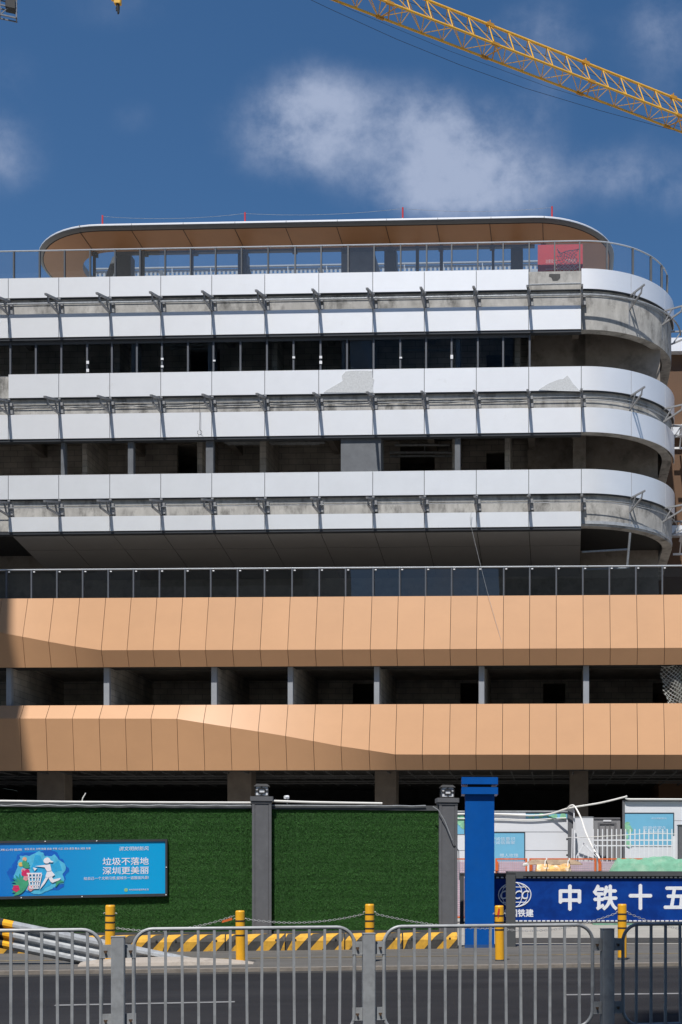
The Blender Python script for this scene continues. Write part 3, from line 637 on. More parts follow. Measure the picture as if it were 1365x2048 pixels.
lz = faceted(LOS, 1409, 1540.3, [(0, 1437), (358, 1437.3), (413, 1446), (467, 1454.6), (522, 1463), (576, 1472), (631, 1482), (686, 1492.4), (742, 1500.5), (796, 1509), (1365, 1509.4)], [(0, -.38), (360, -.39), (796, -.47)], -.19, '')
PL, PR_ = P.A(-300), P.A(1700)
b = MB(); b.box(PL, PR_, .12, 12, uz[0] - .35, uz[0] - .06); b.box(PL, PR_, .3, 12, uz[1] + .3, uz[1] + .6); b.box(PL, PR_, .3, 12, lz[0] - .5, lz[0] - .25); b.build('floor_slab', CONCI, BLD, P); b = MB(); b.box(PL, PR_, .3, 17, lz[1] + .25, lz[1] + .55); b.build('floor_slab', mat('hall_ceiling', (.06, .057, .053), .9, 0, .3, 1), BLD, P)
b = MB(); b.box(PL, PR_, .14, .3, uz[1] + .1, uz[0] - .36); b.box(PL, PR_, .14, .29, lz[1] + .1, lz[0] - .06); b.build('spandrel', CONC, BLD, P)
b = MB(); nB = 5.2
wall_holes(b, PL, PR_, lz[0] - .249, uz[1] + .299, nB, nB + .2, [(P.A(a0, nB), P.A(a1, nB), P.Z(a0, v, nB)) for a0, a1, v in ((706, 748, 1367), (921, 957, 1366), (1087, 1131, 1367), (1306, 1350, 1366))]); b.build('rear_wall', BLOCK, BLD, P)
b = MB(); b.box(PL, PR_, 11.7, 11.9, lz[0] - .249, uz[1] + .299); b.build('core_wall', CONCI, BLD, P)
for u0, u1 in ((13, 23), (208, 219), (423, 434), (576, 586), (748.6, 759), (958, 969), (1167, 1178.5), (1385, 1396)):
    n = .06; a0, a1 = P.A(u0, n), P.A(u1, n)
    b = MB(); b.box(a0, a1, n, n + .2, lz[0] - .04, uz[1] + .09); b.build('wall_post', mat('primed_post', (.30, .32, .35), .6, 0, .08), BLD, P)
    b = MB(); b.box(a0 + .02, a1, n + .201, nB - .002, lz[0] - .249, uz[1] + .299); b.build('partition', BLOCK, BLD, P)
# ground floor hall
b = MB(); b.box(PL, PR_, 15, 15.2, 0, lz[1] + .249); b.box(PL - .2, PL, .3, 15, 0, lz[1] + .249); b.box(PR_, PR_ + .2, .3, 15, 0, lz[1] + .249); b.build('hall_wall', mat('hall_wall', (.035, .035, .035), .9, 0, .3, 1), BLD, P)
for u0, u1, n in ((74, 130, 1.9), (455, 503, 1.9), (750, 793, 1.9), (1140, 1177, 2.6), (1480, 1520, 1.9)):
    a0, a1 = P.A(u0, n), P.A(u1, n); b = MB(); b.box(a0, a1, n, n + .8, 0, lz[1] + .249, .015); b.build('column', mat('old_concrete', (.17, .14, .115), .9, 0, .2, 1.5, .3, 30), BLD, P)
b = MB()
for v, n in ((1552, 2.9), (1556, 4.2), (1563, 5.5), (1567, 6.5)): b.bar((PL, n, P.Z(640, v, n)), (PR_, n, P.Z(640, v, n)), .07, .05)
for k in range(60):
    a = PL + .5 + k * .8; b.bar((a, 1.2, lz[1] + .05), (a, 9, lz[1] + .05), .05, .05); b.bar((a, 2.9, lz[1] + .25), (a, 2.9, lz[1] - .1), .02)
b.build('ceiling_services', mat('service_grey', (.10, .10, .10), .7), BLD, P)
b = MB(); a = -1e9
for k in range(30):
    a0 = PL + 2 + k * 1.3
    for zz_ in (3.0, 3.9): b.box(a0, a0 + 1.22, 9, 9.06, zz_ - .8, zz_)
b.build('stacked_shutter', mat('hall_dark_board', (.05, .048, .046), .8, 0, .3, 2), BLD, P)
# glass balustrade on the podium edge
zt = P.Z(640, 1135.5, .2); PB = [-99, -47] + [x for x in (14, 64, 115, 166.5, 217.5, 268, 320, 371, 422.5, 476, 530, 585, 639.5, 692, 747, 800, 852, 904, 956, 1008, 1060, 1113, 1166, 1219, 1272, 1325, 1378, 1432)]
balustrade([P.A(u, .25) for u in PB], uz[0] - .02, zt, 0, 0, P, GLASSP, MULM, lambda s: (s, .25))
for u in PB: a = P.A(u, .2); b = MB(); b.box(a + .06, a + .13, .185, .20, zt - .11, zt - .07); b.build('clip', WPAINT, BLD, P)
# the wing seen past the rounded corner
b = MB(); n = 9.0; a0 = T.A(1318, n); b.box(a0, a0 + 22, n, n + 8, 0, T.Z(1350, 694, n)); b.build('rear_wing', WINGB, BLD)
b = MB()
for v in (694, 860, 1060): z_ = T.Z(1350, v, n); b.box(a0 - .1, a0 + 22.1, n - .4, n - .002, z_ - .35, z_ + (.25 if v == 694 else .1))
b.build('wing_band', WHITE, BLD)
b = MB()
for v0 in (862, 1072):
    z_ = T.Z(1350, v0, n); 
    for k in range(6):
        x = a0 + .9 + k * 1.1; b.bar((x, n - .42, z_ - .35), (x, n - 1.6, z_ - .3), .07); b.bar((x, n - .42, z_ - .95), (x, n - 1.6, z_ - .35), .06)
    b.bar((a0 + .6, n - 1.5, z_ - .3), (a0 + 9, n - 1.5, z_ - .3), .08); b.bar((a0 + .6, n - .5, z_ - .95), (a0 + 9, n - .5, z_ - .95), .08)
b.build('wing_bracket', WPAINT, BLD)

# things on the terrace and facade
fr = T.sub(T.A(1120, .9), .9); fr.oz = ZR - .2
o = thing('notice_board', fr, 'red notice board with white writing standing behind the roof glass', 'sign')
b = MB(); a0, z0 = T.A(1076, .9) - T.A(1120, .9), 0; a1 = T.A(1166, .9) - T.A(1120, .9); zt_ = T.Z(1120, 489, .9) - fr.oz; b.box(a0, a1, 0, .03, .02, zt_); b.build('board', REDS, o)
b = MB(); add_text(b, '注意安全', a0 + .3, zt_ * .52, a0 + .72, zt_ * .62, 0, .004, 0); b.build('lettering', TEXTP, o); b = MB(); add_text(b, '严禁抛物', a0 + 1.05, zt_ * .52, a0 + 1.5, zt_ * .62, 0, .004, 0); b.build('lettering', TEXTP, o); b = MB(); b.box(a0 + .3, a1 - .3, -.004, 0, zt_ * .36, zt_ * .375); b.build('rule', TEXTP, o)
fr = T.sub(T.A(1135, .62), .62); fr.oz = ZR - .2
def net(b, surf, nu, nv, r):
    # knotted diagonal strands over a surface surf(x, y), x and y in 0..1
    for d in (1, -1):
        for k in range(-nv, nu + nv):
            pts = []
            for j in range(nv * 2 + 1):
                x = (k + d * j / 2 + (0 if d > 0 else nv * 0)) / nu; y = j / (2 * nv)
                if d < 0: x = (k + nv * 0 - j / 2 + nv * .5) / nu
                if 0 <= x <= 1: pts.append(surf(x, y))
            if len(pts) > 1: b.tube(pts, r, 4, cap=False)
    for y in (0, 1): b.tube([surf(i / 12, y) for i in range(13)], r * 1.6, 4)
b = MB()
net(b, lambda x, y: (-.42 + .84 * x + .05 * math.sin(y * 9 + x * 4) * (.3 + y), .03 * math.sin(x * 9 + y * 7), .05 + 1.0 * y + .16 * abs(2 * x - 1) ** 2 * y - .06 * math.sin(x * 7)), 6, 7, .014)
tag(b.build('safety_net', mat('net_pale', (.85, .78, .72), .8), None, fr), 'small knotted net hung in front of the red notice board on the roof', 'net')
fr = P.sub(P.A(1345, .1), .1); fr.oz = lz[0]
b = MB()
net(b, lambda x, y: (-.42 + .25 * (1 - y) ** 2 * (1 - x) + x * 1.3 + .03 * math.sin(y * 14 + x * 6), .12 * math.sin(x * 9 + y * 2) + .1 * y, y * 1.42 + .02 - .05 * math.sin(x * 8)), 8, 9, .0095)
tag(b.build('safety_net', mat('net_white', (.66, .66, .62), .8), None, fr), 'white knotted net hanging in the opening between the orange bands at far right', 'net')
fr = T.sub(T.A(942, -.3), -.3); b = MB(); fr.oz = T.Z(942, 1050, -.3)
pA = (0, 0, 0); e = (T.A(1006, -.9) - T.A(942, -.3), -.65, T.Z(1006, 1292, -.9) - fr.oz)
b.tube([tuple(e[k] * t + (0, 0, -.15 * math.sin(math.pi * t))[k] for k in range(3)) for t in [i / 12 for i in range(13)]], .005, 5); b.tube([(0, 0, 0), (-.02, 0, .3), (.02, .05, .5)], .012, 6)
tag(b.build('hanging_rope', ROPE if False else GALV, None, fr), 'thin pale rope hanging from the lowest white band across the podium glass', 'rope')

# ------------------------------------------------------------------ tower crane
t0 = 70.0; CD = math.atan2(.51, .861)
zc0 = EYE + (CY - 33) / FPX * t0; CR = Frame((937 - CX) / FPX * t0, t0, CD)
CR.oz = 0
crane = thing('tower_crane', CR, 'yellow lattice crane jib crossing the sky at top right', 'crane')
W2, HH, st = .65, 1.45, 1.3
t_a, t_b = -14 * st, 22 * st
top = lambda t: (t, 0, zc0); near = lambda t: (t, -W2, zc0 - HH); far = lambda t: (t, W2, zc0 - HH)
b = MB()
for fn, r in ((top, .075), (near, .065), (far, .065)): b.tube([fn(t_a), fn(t_b)], r, 8)
b.build('chord', YEL, crane, smooth=True)
b = MB()
for k in range(-14, 22):
    t = k * st; m = t + st / 2
    for fn in (near, far):
        b.tube([top(t), fn(t)], .03, 5); b.tube([top(t), fn(t + st)], .026, 5)
    b.tube([near(t), far(t + st)] if k % 2 else [far(t), near(t + st)], .022, 5); b.tube([near(t), far(t)], .022, 5)
b.build('lattice', YEL, crane, smooth=True)
for k in range(-14, 22, 5):
    t = k * st + .1
    for fn in (top, near, far):
        b = MB(); p = fn(t); b.bar((p[0] - .22, p[1], p[2]), (p[0] + .22, p[1], p[2]), .2 if fn is top else .15, .2 if fn is top else .15)
        if fn is top: b.bar((t, 0, zc0), (t, 0, zc0 + .28), .06)
        if fn is near: b.tube([near(t), far(t + .5)], .035, 6)
        if fn is far: b.tube([far(t), near(t + .5)], .035, 6)
        b.build('joint_pin', mat('crane_ochre', (.50, .24, .02), .6, 0, .15), crane)
b = MB()
def cp(u, v, n): a, z = CR.loc(u, v, n); return (a, n, z)
b.tube([cp(560, -30, 0), cp(665, 20, 0), cp(793, 78, 0), cp(921, 130, 0), cp(1050, 176, 0), cp(1200, 221, 0), cp(1365, 265, 0), cp(1500, 300, 0)], .012, 5)
b.tube([cp(560, -60, .3), cp(700, 18, .3), cp(900, 102, .3), cp(1100, 175, .3), cp(1365, 255, .3), cp(1500, 292, .3)], .009, 5)
b.tube([(t_a, 0, zc0 - .45), (t_b, 0, zc0 - .55)], .012, 5)
b.build('hoist_cable', ROPE, crane, smooth=True)
# hook block and the foot of a second crane's lattice at the top left
HF = Frame((236 - CX) / FPX * 60, 60, 0); HF.oz = EYE + (CY - 26) / FPX * 60
hk = thing('crane_hook', HF, 'yellow crane hook block with dark hook hanging at top left of the sky', 'hook')
b = MB(); b.box(-.16, .16, -.12, .12, .42, 1.1, .03); b.box(-.32, .0, -.08, .1, .62, .95, .03); b.box(-.24, .26, -.1, .1, .8, 1.3, .03); b.build('block', YEL, hk)
b = MB(); b.tube([(0, 0, .45), (.02, 0, .2), (.03, 0, .0), (.0, 0, -.05)], [.09, .075, .05, .03], 8); b.tube([(.02, 0, .32), (-.07, 0, .22), (-.05, 0, .1)], .04, 6); b.build('hook', BLACKP, hk, smooth=True)
LF = Frame((0 - CX) / FPX * 60, 60, .35); LF.oz = EYE + (CY - 30) / FPX * 60
lt = thing('hoist_platform', LF, 'dark grey steel lattice corner with a black box at the top left edge', 'crane')
b = MB()
for a in (-1.6, -.8, 0, .74): b.bar((a, 0, 0), (a, 0, 2.2), .06); b.bar((a, .3, 0), (a, .3, 2.2), .05)
for z in (.03, .5, .9, 1.5): b.bar((-1.6, 0, z), (.78, 0, z), .06); b.bar((-1.6, .3, z), (.78, .3, z), .05)
for a in (-1.6, -.8, 0, .74):
    for z in (.03, .9): b.bar((a, 0, z), (a, .3, z), .05)
for a in (-.8, 0): b.bar((a, 0, 0), (a + .74, 0, .9), .04); b.bar((a, 0, .9), (a + .74, 0, 1.7), .04)
b.build('lattice', mat('grey_lattice', (.16, .17, .19), .6, .2, .2, 6), lt)
b = MB(); b.box(.25, .7, -.1, .35, .42, .86, .02); b.build('junction_box', BLACKP, lt)

# ------------------------------------------------------------------ site wall along the pavement
wx, wy = gpoint(600, 1906); WK = Frame(wx, wy, math.atan(.19))       # n = 0 at the face of the striped kerb blocks
NW = .42                                                             # green wall face
ZTOP = WK.Z(500, 1608, NW)
def wa(u, n=NW): return WK.A(u, n)
def turf_panel(u0, u1, label):
    a0, a1 = wa(u0), wa(u1); fr = WK.sub((a0 + a1) / 2, NW); h = (a1 - a0) / 2
    o = thing('turf_wall', fr, label, 'wall', 'artificial turf wall panels')
    b = MB(); b.box(-h, h, 0, .12, .0, ZTOP - .10); b.build('backing', GREEND, o)
    b = MB(); b.box(-h, h, -.03, .16, ZTOP - .10, ZTOP); b.build('coping', COPE, o)
    b = MB(); b.box(-h, h, -.035, .0, .0, .42); b.build('skirting', COPE, o)
    k = int((a1 - a0) * 15000)
    z0_, z1_ = .42, ZTOP - .12
    A_ = rng.uniform(-h + .01, h - .01, k); Z_ = rng.uniform(z0_, z1_, k); 
    wv = .010 * np.sin(A_ * 3.1 + Z_ * 1.3); sheet = np.floor((A_ + 9) / 1.95); ln = .006 * np.sin(sheet * 2.4) + .005 * np.sin(Z_ * 19 + np.sin(A_ * 2.3) * 1.4) + .004 * np.sin(Z_ * 47)
    seam = np.abs((A_ + 9) / 1.95 - np.round((A_ + 9) / 1.95)) < .004
    L_ = rng.uniform(.012, .028, k) ; dx = rng.normal(0, .012, k) + wv; dz = rng.normal(-.004, .012, k) + ln; L_ = np.where(seam, .006, L_); wd = rng.uniform(.0025, .0045, k)
    th = rng.uniform(0, 6.28, k); bx, bz = np.cos(th) * wd, np.sin(th) * wd
    V = np.empty((k * 3, 3)); V[0::3] = np.c_[A_ - bx, np.full(k, -.001), Z_ - bz]; V[1::3] = np.c_[A_ + bx, np.full(k, -.001), Z_ + bz]; V[2::3] = np.c_[A_ + dx, -L_, Z_ + dz]
    me = bpy.data.meshes.new('turf'); me.vertices.add(k * 3); me.vertices.foreach_set('co', V.ravel()); me.loops.add(k * 3); me.loops.foreach_set('vertex_index', np.arange(k * 3, dtype=np.int32))
    me.polygons.add(k); me.polygons.foreach_set('loop_start', np.arange(0, k * 3, 3, dtype=np.int32)); me.polygons.foreach_set('loop_total', np.full(k, 3, dtype=np.int32)); me.update(); me.validate()
    me.materials.append(TURF); t = bpy.data.objects.new('turf', me); COL.objects.link(t); t.parent = o
    return o
TURF = mat('turf_green', (.034, .125, .020), .6, 0, .4, 22, spec=.2, stain=(.055, .16, .032), stscale=1.5, stlo=.5, sthi=.8)
turf_panel(-120, 505, 'green artificial turf wall panel carrying the blue sign')
turf_panel(543, 880, 'green artificial turf wall panel between the two grey lantern pillars')
def lantern_pillar(u0, u1, vcap, vlamp, label):
    a0, a1 = wa(u0, NW - .12), wa(u1, NW - .12); fr = WK.sub((a0 + a1) / 2, NW - .12); h = (a1 - a0) / 2
    o = thing('lantern_pillar', fr, label, 'pillar', 'grey pillars with square lanterns')
    zc_ = WK.Z((u0 + u1) / 2, vcap, NW - .12)
    b = MB(); b.box(-h, h, 0, 2 * h, 0, zc_ - .09, .012); b.box(-h + .055, h - .055, -.014, .0, .25, zc_ - .1); b.box(-h - .004, -h + .05, -.022, -.001, .2, zc_ - .095); b.box(h - .05, h + .004, -.022, -.001, .2, zc_ - .095); b.build('shaft', PILL, o)
    b = MB(); b.box(-h - .04, h + .04, -.05, 2 * h + .05, zc_ - .09, zc_, .015); b.box(-h - .01, h + .01, -.03, 2 * h + .02, zc_ - .14, zc_ - .091); b.build('cap', PILL, o)
    zl_ = WK.Z((u0 + u1) / 2, vlamp, NW); hh = .135
    b = MB(); c = h
    b.box(-hh, hh, c - hh, c + hh, zc_, zc_ + .03)
    for sx_ in (-1, 1):
        for sy in (-1, 1): b.box(sx_ * hh - (.015 if sx_ > 0 else -.0), sx_ * hh + (.0 if sx_ > 0 else .015), c + sy * hh - (.015 if sy > 0 else 0), c + sy * hh + (0 if sy > 0 else .015), zc_ + .031, zl_ - .05)
    b.hexa([(-hh - .02, c - hh - .02, zl_ - .05), (hh + .02, c - hh - .02, zl_ - .05), (hh + .02, c + hh + .02, zl_ - .05), (-hh - .02, c + hh + .02, zl_ - .05)], [(-hh + .03, c - hh + .03, zl_), (hh - .03, c - hh + .03, zl_), (hh - .03, c + hh - .03, zl_), (-hh + .03, c + hh - .03, zl_)])
    zm = (zc_ + zl_) / 2 - .01; q = .05; f = c - hh - .004
    b.box(-hh + .012, -q - .015, f, f + .01, zm - .012, zm + .012); b.box(q + .015, hh - .012, f, f + .01, zm - .012, zm + .012); b.box(-.01, .01, f, f + .01, zc_ + .031, zm - q); b.box(-.01, .01, f, f + .01, zm + q, zl_ - .05)
    for s_ in (-1, 1): b.box(s_ * (q + .013) - .012, s_ * (q + .013) + .012, f, f + .01, zm - q, zm + q); b.box(-q, q, f, f + .01, zm + s_ * (q - .004) - .012, zm + s_ * (q - .004) + .012)
    lm = b.build('lantern', BLACKP, o)
    b = MB(); b.box(-hh + .02, hh - .02, c - hh + .012, c + hh - .012, zc_ + .031, zl_ - .051); b.build('lantern_glass', LAMPW, lm)
    return o
lantern_pillar(505, 543, 1593, 1568, 'grey lantern pillar standing between the two green turf panels')
lantern_pillar(879, 915, 1596, 1570, 'grey lantern pillar next to the blue pillar')
# pipes and cable clipped along the top of the wall
fr = WK.sub(wa(250), NW); zt_ = ZTOP
b = MB(); off = wa(250)
def wp(u, v, n=NW - .02): a, z = WK.loc(u, v, n); return (a - off, n - NW, z)
b.tube([wp(-120, 1600), wp(0, 1602), wp(150, 1604), wp(330, 1605), wp(505, 1605.5)], .022, 7)
b.build('pipe_a', PIPEW, None, fr).name = 'wall_pipe'; o = bpy.data.objects['wall_pipe']; tag(o, 'white pipe running along the top of the left turf wall up to the pillar', 'pipe')
b = MB(); off = wa(700); fr = WK.sub(wa(700), NW)
b.tube([wp(545, 1602), wp(620, 1604.5), wp(765, 1607)], .024, 7); tag(b.build('wall_pipe', PIPEW, None, fr), 'short white pipe on top of the turf wall between the two pillars', 'pipe')
b = MB(); off = wa(400); fr = WK.sub(wa(400), NW)
def cabl(us, vf, r, n=NW - .06): return [wp(u, vf(u), n) for u in us]
b.tube(cabl(range(-100, 866, 28), lambda u: 1610.5 + .0045 * u * .35 + 1.2 * math.sin(u * .11), .011), .011, 5)
b.tube([wp(866, 1613, NW - .2), wp(877, 1620, NW - .2), wp(890, 1642, NW - .2), wp(905, 1680, NW - .2), wp(918, 1702, NW - .1), wp(919, 1760, NW - .05)], .011, 5)
tag(b.build('wall_cable', GALV, None, fr), 'grey cable clipped along the wall coping and looping down the right pillar', 'cable')
b = MB(); off = wa(168); fr = WK.sub(wa(168), NW); b.tube([wp(164, 1606), wp(166, 1596), wp(172, 1586)], .012, 5); tag(b.build('cable_end', PIPEW, None, fr), 'short white cable end sticking up above the left turf wall', 'cable')
fr = WK.sub(wa(575), NW); fr.oz = ZTOP; o = thing('security_camera', fr, 'tiny white security camera on the turf wall top beside the left pillar', 'camera')
b = MB(); b.cyl(0, .05, 0, .1, .012, 8); b.tube([(0, .05, .1), (.03, .0, .12)], .012, 6); b.build('stem', GALV, o)
b = MB(); b.tube([(-.05, -.02, .14), (.02, .03, .15)], .035, 10); b.build('head', WPAINT, o, smooth=True)
# striped concrete kerb blocks in front of the wall
def kerb_block(a0, a1, label, phase):
    fr = WK.sub((a0 + a1) / 2, 0); h = (a1 - a0) / 2 - .008
    o = thing('kerb_block', fr, label, 'kerb', 'yellow and black striped kerb blocks')
    prof = [(0.0, .0), (.0, .24), (.035, .30), (.13, .37), (.30, .37), (.34, 0)]    # n, z
    b = MB(); b.hexa([(-h, n, z) for n, z in prof], [(h, n, z) for n, z in prof]); recalc(b.build('block', STRB, o))
    b = MB(); pitch, wd, slant = .50, .25, .34
    x = -2.0 + phase
    e = .004
    fl = [(-e, .02), (-e, .241), (.034 - e, .302 + e), (.128, .374), (.29, .374)]; d = [0]
    for (p, q) in zip(fl, fl[1:]): d.append(d[-1] + math.dist(p, q))
    while x < h + .6:
        for j in range(len(fl) - 1):
            s0, s1 = d[j] / d[-1] * slant * 1.5, d[j + 1] / d[-1] * slant * 1.5
            xs = [x + s0, x + wd + s0, x + wd + s1, x + s1]; xs = [min(max(q, -h + .004), h - .004) for q in xs]
            if xs[1] - xs[0] > .005 or xs[2] - xs[3] > .005: b.quad((xs[0], *fl[j]), (xs[1], *fl[j]), (xs[2], *fl[j + 1]), (xs[3], *fl[j + 1]))
        x += pitch
    b.build('stripes', STRY, o)
    b = MB()
    for s_ in (-.42, .44): disc(b, s_ * h * 1.6 if abs(s_ * h * 1.6) < h - .05 else s_ * h, .26, .022, -.009, -.0045, 12)
    recalc(b.build('lifting_hole', BLACKP, o))
kb = [wa(u, 0) for u in (-30, 92, 212, 332, 451, 571, 690, 806, 917)]
klab = ['striped kerb block at the left edge behind the raised guardrail', 'striped kerb block hidden mostly behind the leftmost bollard and guardrail', 'striped kerb block just right of the leftmost bollard', 'striped kerb block left of the bollard on the concrete ramp', 'striped kerb block in front of the left lantern pillar', 'striped kerb block left of the middle bollard', 'striped kerb block at the middle bollard', 'striped kerb block at the right end beside the blue pillar']
for i in range(8): kerb_block(kb[i], kb[i + 1], klab[i], (i * .37) % .5)

# the blue sign on the turf
sgn_n = NW - .058
sc_a, sc_z = WK.loc(164, 1739, sgn_n); SF = WK.sub(sc_a, sgn_n)
SG = thing('public_notice_sign', SF, 'bright blue public sign with white Chinese slogan and litter bin figure', 'sign')
TILT = .016; PPM = FPX / (SF.oy)
def sp_(u, v):                                        # sign face coordinates, turned a little because it hangs askew
    x, y = (u - 164) / PPM, (1739 - v) / PPM; return (x, sc_z + y + x * TILT)
def sbox(b, u0, v0, u1, v1, n0, n1): b.prism_n([sp_(u0, v1), sp_(u1, v1), sp_(u1, v0), sp_(u0, v0)], n0, n1)
X0 = -210
b = MB(); sbox(b, X0, 1683.5, 326, 1791, .0, .03); recalc(b.build('face', SIGNB, SG))
b = MB(); sbox(b, X0, 1680, 329.5, 1684.5, -.02, .05); sbox(b, X0, 1790, 329.5, 1795.5, -.02, .05); sbox(b, 325.3, 1684.5, 329.5, 1790, -.02, .05); recalc(b.build('frame', DARKW, SG))
b = MB()
for u, v in ((95, 1682), (193, 1682), (327.5, 1737), (327, 1792.5), (50, 1793), (165, 1793)): disc(b, *sp_(u, v), .012, -.03, -.02, 8)
recalc(b.build('screw', WPAINT, SG))
def spoly(pts, m, name, n0): b = MB(); b.prism_n([sp_(*p) for p in pts], n0, 0.001 if False else n0 + .002); return recalc(b.build(name, MATS[m] if isinstance(m, str) else m, SG))
def z7(pts): return [(x * 200 / 1365, 1680 + y * 200 / 1365) for x, y in pts]    # from enlarged reading
def blob(pts, jit, rep=4):
    out = []
    for i in range(len(pts)):
        p, q = Vector(pts[i]), Vector(pts[(i + 1) % len(pts)])
        for k in range(rep): out.append(tuple(p.lerp(q, k / rep) + Vector((random.uniform(-jit, jit), random.uniform(-jit, jit)))))
    return out
spoly(z7(blob([(280, 215), (330, 160), (620, 140), (700, 135), (800, 170), (860, 260), (960, 390), (900, 520), (880, 640), (760, 680), (500, 690), (330, 690), (215, 560), (140, 420), (230, 330)], 14)), 'wash_deep', 'paint_wash', -.003)
spoly(z7(blob([(315, 210), (400, 200), (440, 215), (560, 145), (620, 170), (640, 215), (720, 215), (765, 190), (820, 260), (905, 330), (912, 400), (865, 460), (900, 530), (880, 590), (780, 625), (720, 670), (560, 735), (480, 720), (440, 690), (330, 640), (270, 560), (235, 475), (290, 380), (290, 300), (325, 240)], 7)), 'wash_pale', 'paint_wash', -.006)
spoly(z7(blob([(520, 200), (590, 215), (640, 330), (720, 330), (820, 280), (860, 420), (760, 430), (720, 600), (590, 690), (540, 480), (470, 380)], 10)), 'wash_mid', 'paint_wash', -.008)
b = MB()
def leaf(b, x, y, L_, ang, wd=.22):
    c, s = math.cos(ang), math.sin(ang); pts = []
    for t in np.linspace(0, 1, 7): pts.append((t, wd * math.sin(math.pi * t)))
    pts = pts + [(t, -y_) for t, y_ in pts[-2:0:-1]]
    b.prism_n([sp_(*z7([(x + L_ * (t * c - q * s), y + L_ * (t * s + q * c))])[0]) for t, q in pts], -.0135 - random.uniform(0, .002), -.0115)
for a_ in range(9): leaf(b, 400, 650, 190, math.radians(150 + a_ * 16), .13)
for a_ in range(5): leaf(b, 360, 350, 95, math.radians(-80 + a_ * 22), .2)
for a_ in range(6): leaf(b, 780, 640 - 16 * a_, 110, math.radians(-65 + a_ * 14), .1)
recalc(b.build('leaves', 'leaf_green', SG))
b = MB()
for a_ in range(6): leaf(b, 330, 560, 120, math.radians(180 + a_ * 28), .12)
recalc(b.build('leaves', 'leaf_teal', SG))
def flower(x, y, r, m):
    b = MB()
    for k in range(5):
        t = k * 1.2566 + .3; disc(b, *sp_(*z7([(x + r * .55 * math.cos(t), y + r * .55 * math.sin(t))])[0]), r * .5 * 200 / 1365 / PPM, -.0165 - .0004 * k, -.014, 12)
    recalc(b.build('flower', m, SG))
for x, y, r, m in ((400, 440, 58, 'flower_red'), (275, 645, 46, 'flower_red'), (400, 510, 34, 'flower_pink'), (460, 645, 40, 'flower_pink'), (370, 405, 30, 'flower_pink')): flower(x, y, r, m)
for x, y, r, m in ((383, 250, 28, 'fruit_peach'), (333, 320, 30, 'fruit_yellow')):
    b = MB(); disc(b, *sp_(*z7([(x, y)])[0]), r * 200 / 1365 / PPM, -.012, -.009, 14); recalc(b.build('fruit', m, SG))
b = MB()
def pg(pts): b.prism_n([sp_(*p) for p in z7(pts)], -.021, -.0175)
pg([(625, 275), (640, 245), (675, 230), (705, 245), (720, 275), (755, 288), (735, 302), (700, 296), (690, 312), (655, 314), (632, 300)])
pg([(515, 348), (650, 332), (712, 325), (730, 412), (672, 422), (640, 366)]); pg([(670, 428), (732, 418), (772, 470), (745, 490), (680, 506), (650, 490)])
pg([(655, 500), (690, 508), (640, 590), (575, 668), (600, 600)]); pg([(690, 508), (735, 495), (752, 530), (850, 512), (835, 540), (740, 578), (715, 560)]); pg([(490, 366), (545, 378), (512, 414)])
pg([(410, 438), (606, 438), (600, 458), (414, 458)])
for x0, x1 in ((424, 446), (470, 484), (518, 512), (556, 534), (592, 562)): pg([(x0, 458), (x0 + 17, 458), (x1 + 17 if x1 < 540 else x1 + 8, 650), (x1, 650)])
for y, xa, xb in ((490, 424, 592), (548, 432, 582), (600, 440, 572), (642, 444, 560)): pg([(xa, y), (xb, y), (xb, y + 13), (xa, y + 13)])
recalc(b.build('pictogram', SKINW, SG))
def stext(body, u0, v0, u1, v1, bold=.012, shear=0.0, n=0.0):
    b = MB(); i = 0; a0, z0 = sp_(u0, v1); a1, z1 = sp_(u1, v0); add_text(b, body, a0, z0, a0 + (u1 - u0) / PPM, z0 + (v1 - v0) / PPM, n, .004, bold, shear)
    for k in range(i, len(b.v)): x, n_, z = b.v[k]; b.v[k] = (x, n_, z + (x - a0) * TILT)
    recalc(b.build('lettering', SKINW, SG))
stext('垃圾不落地', 204, 1716, 293, 1731.5, .02); stext('深圳更美丽', 204, 1734.5, 293, 1750, .02)
stext('讲文明树新风', 236, 1694, 293, 1702.5, .0, .15); stext('给自己一个文明习惯,留城市一道靓丽风景!', 168, 1754, 293, 1760.5, -.0)
stext('富强 民主 文明 和谐 自由 平等 公正 法治 爱国 敬业 诚信 友善', 56, 1694.7, 181, 1699, .0); stext('培育和践行社会主义核心价值观', -60, 1695.5, 51, 1700, .0); stext('中共深圳市委宣传部 宣', 255, 1779.5, 293, 1783, 0)
b = MB(); disc(b, *sp_(249, 1781.5), .035, -.004, 0, 16); recalc(b.build('badge', 'badge_green', SG))

# ------------------------------------------------------------------ site entrance: blue pillar, gate
bx_, by_ = gpoint(960, 1901); BP = Frame(bx_, by_, math.atan(.06))
o = thing('gate_pillar', BP, 'tall square blue gate pillar with two stacked cap slabs', 'pillar')
h = (BP.A(989.5) - BP.A(931)) / 2; zt_ = BP.Z(960, 1587)
b = MB(); b.box(-h, h, 0, 2 * h, -.01, zt_, .008); b.build('shaft', BLUE, o)
b = MB(); b.box(-h - .003, h + .003, -.003, 2 * h + .003, .055, .12); b.build('base_band', mat('dirty_blue', (.02, .075, .22), .8, 0, .3, 9), o)
for v0, v1 in ((1574, 1588), (1554, 1568)):
    za, zb = BP.Z(960, v1, -.1), BP.Z(960, v0, -.1); hc = (BP.A(996.5, -.1) - BP.A(923.5, -.1)) / 2
    b = MB(); b.box(-hc, hc, h - hc, h + hc, za, zb, .006); b.build('cap', BLUE, o)
za, zb = BP.Z(960, 1574, .05), BP.Z(960, 1568, .05); b = MB(); b.box(-h + .06, h - .06, .06, 2 * h - .06, za, zb); b.build('neck', BLACKP, o)
dx_, dy_ = gpoint(1022, 1899); DP = Frame(dx_, dy_, 0)
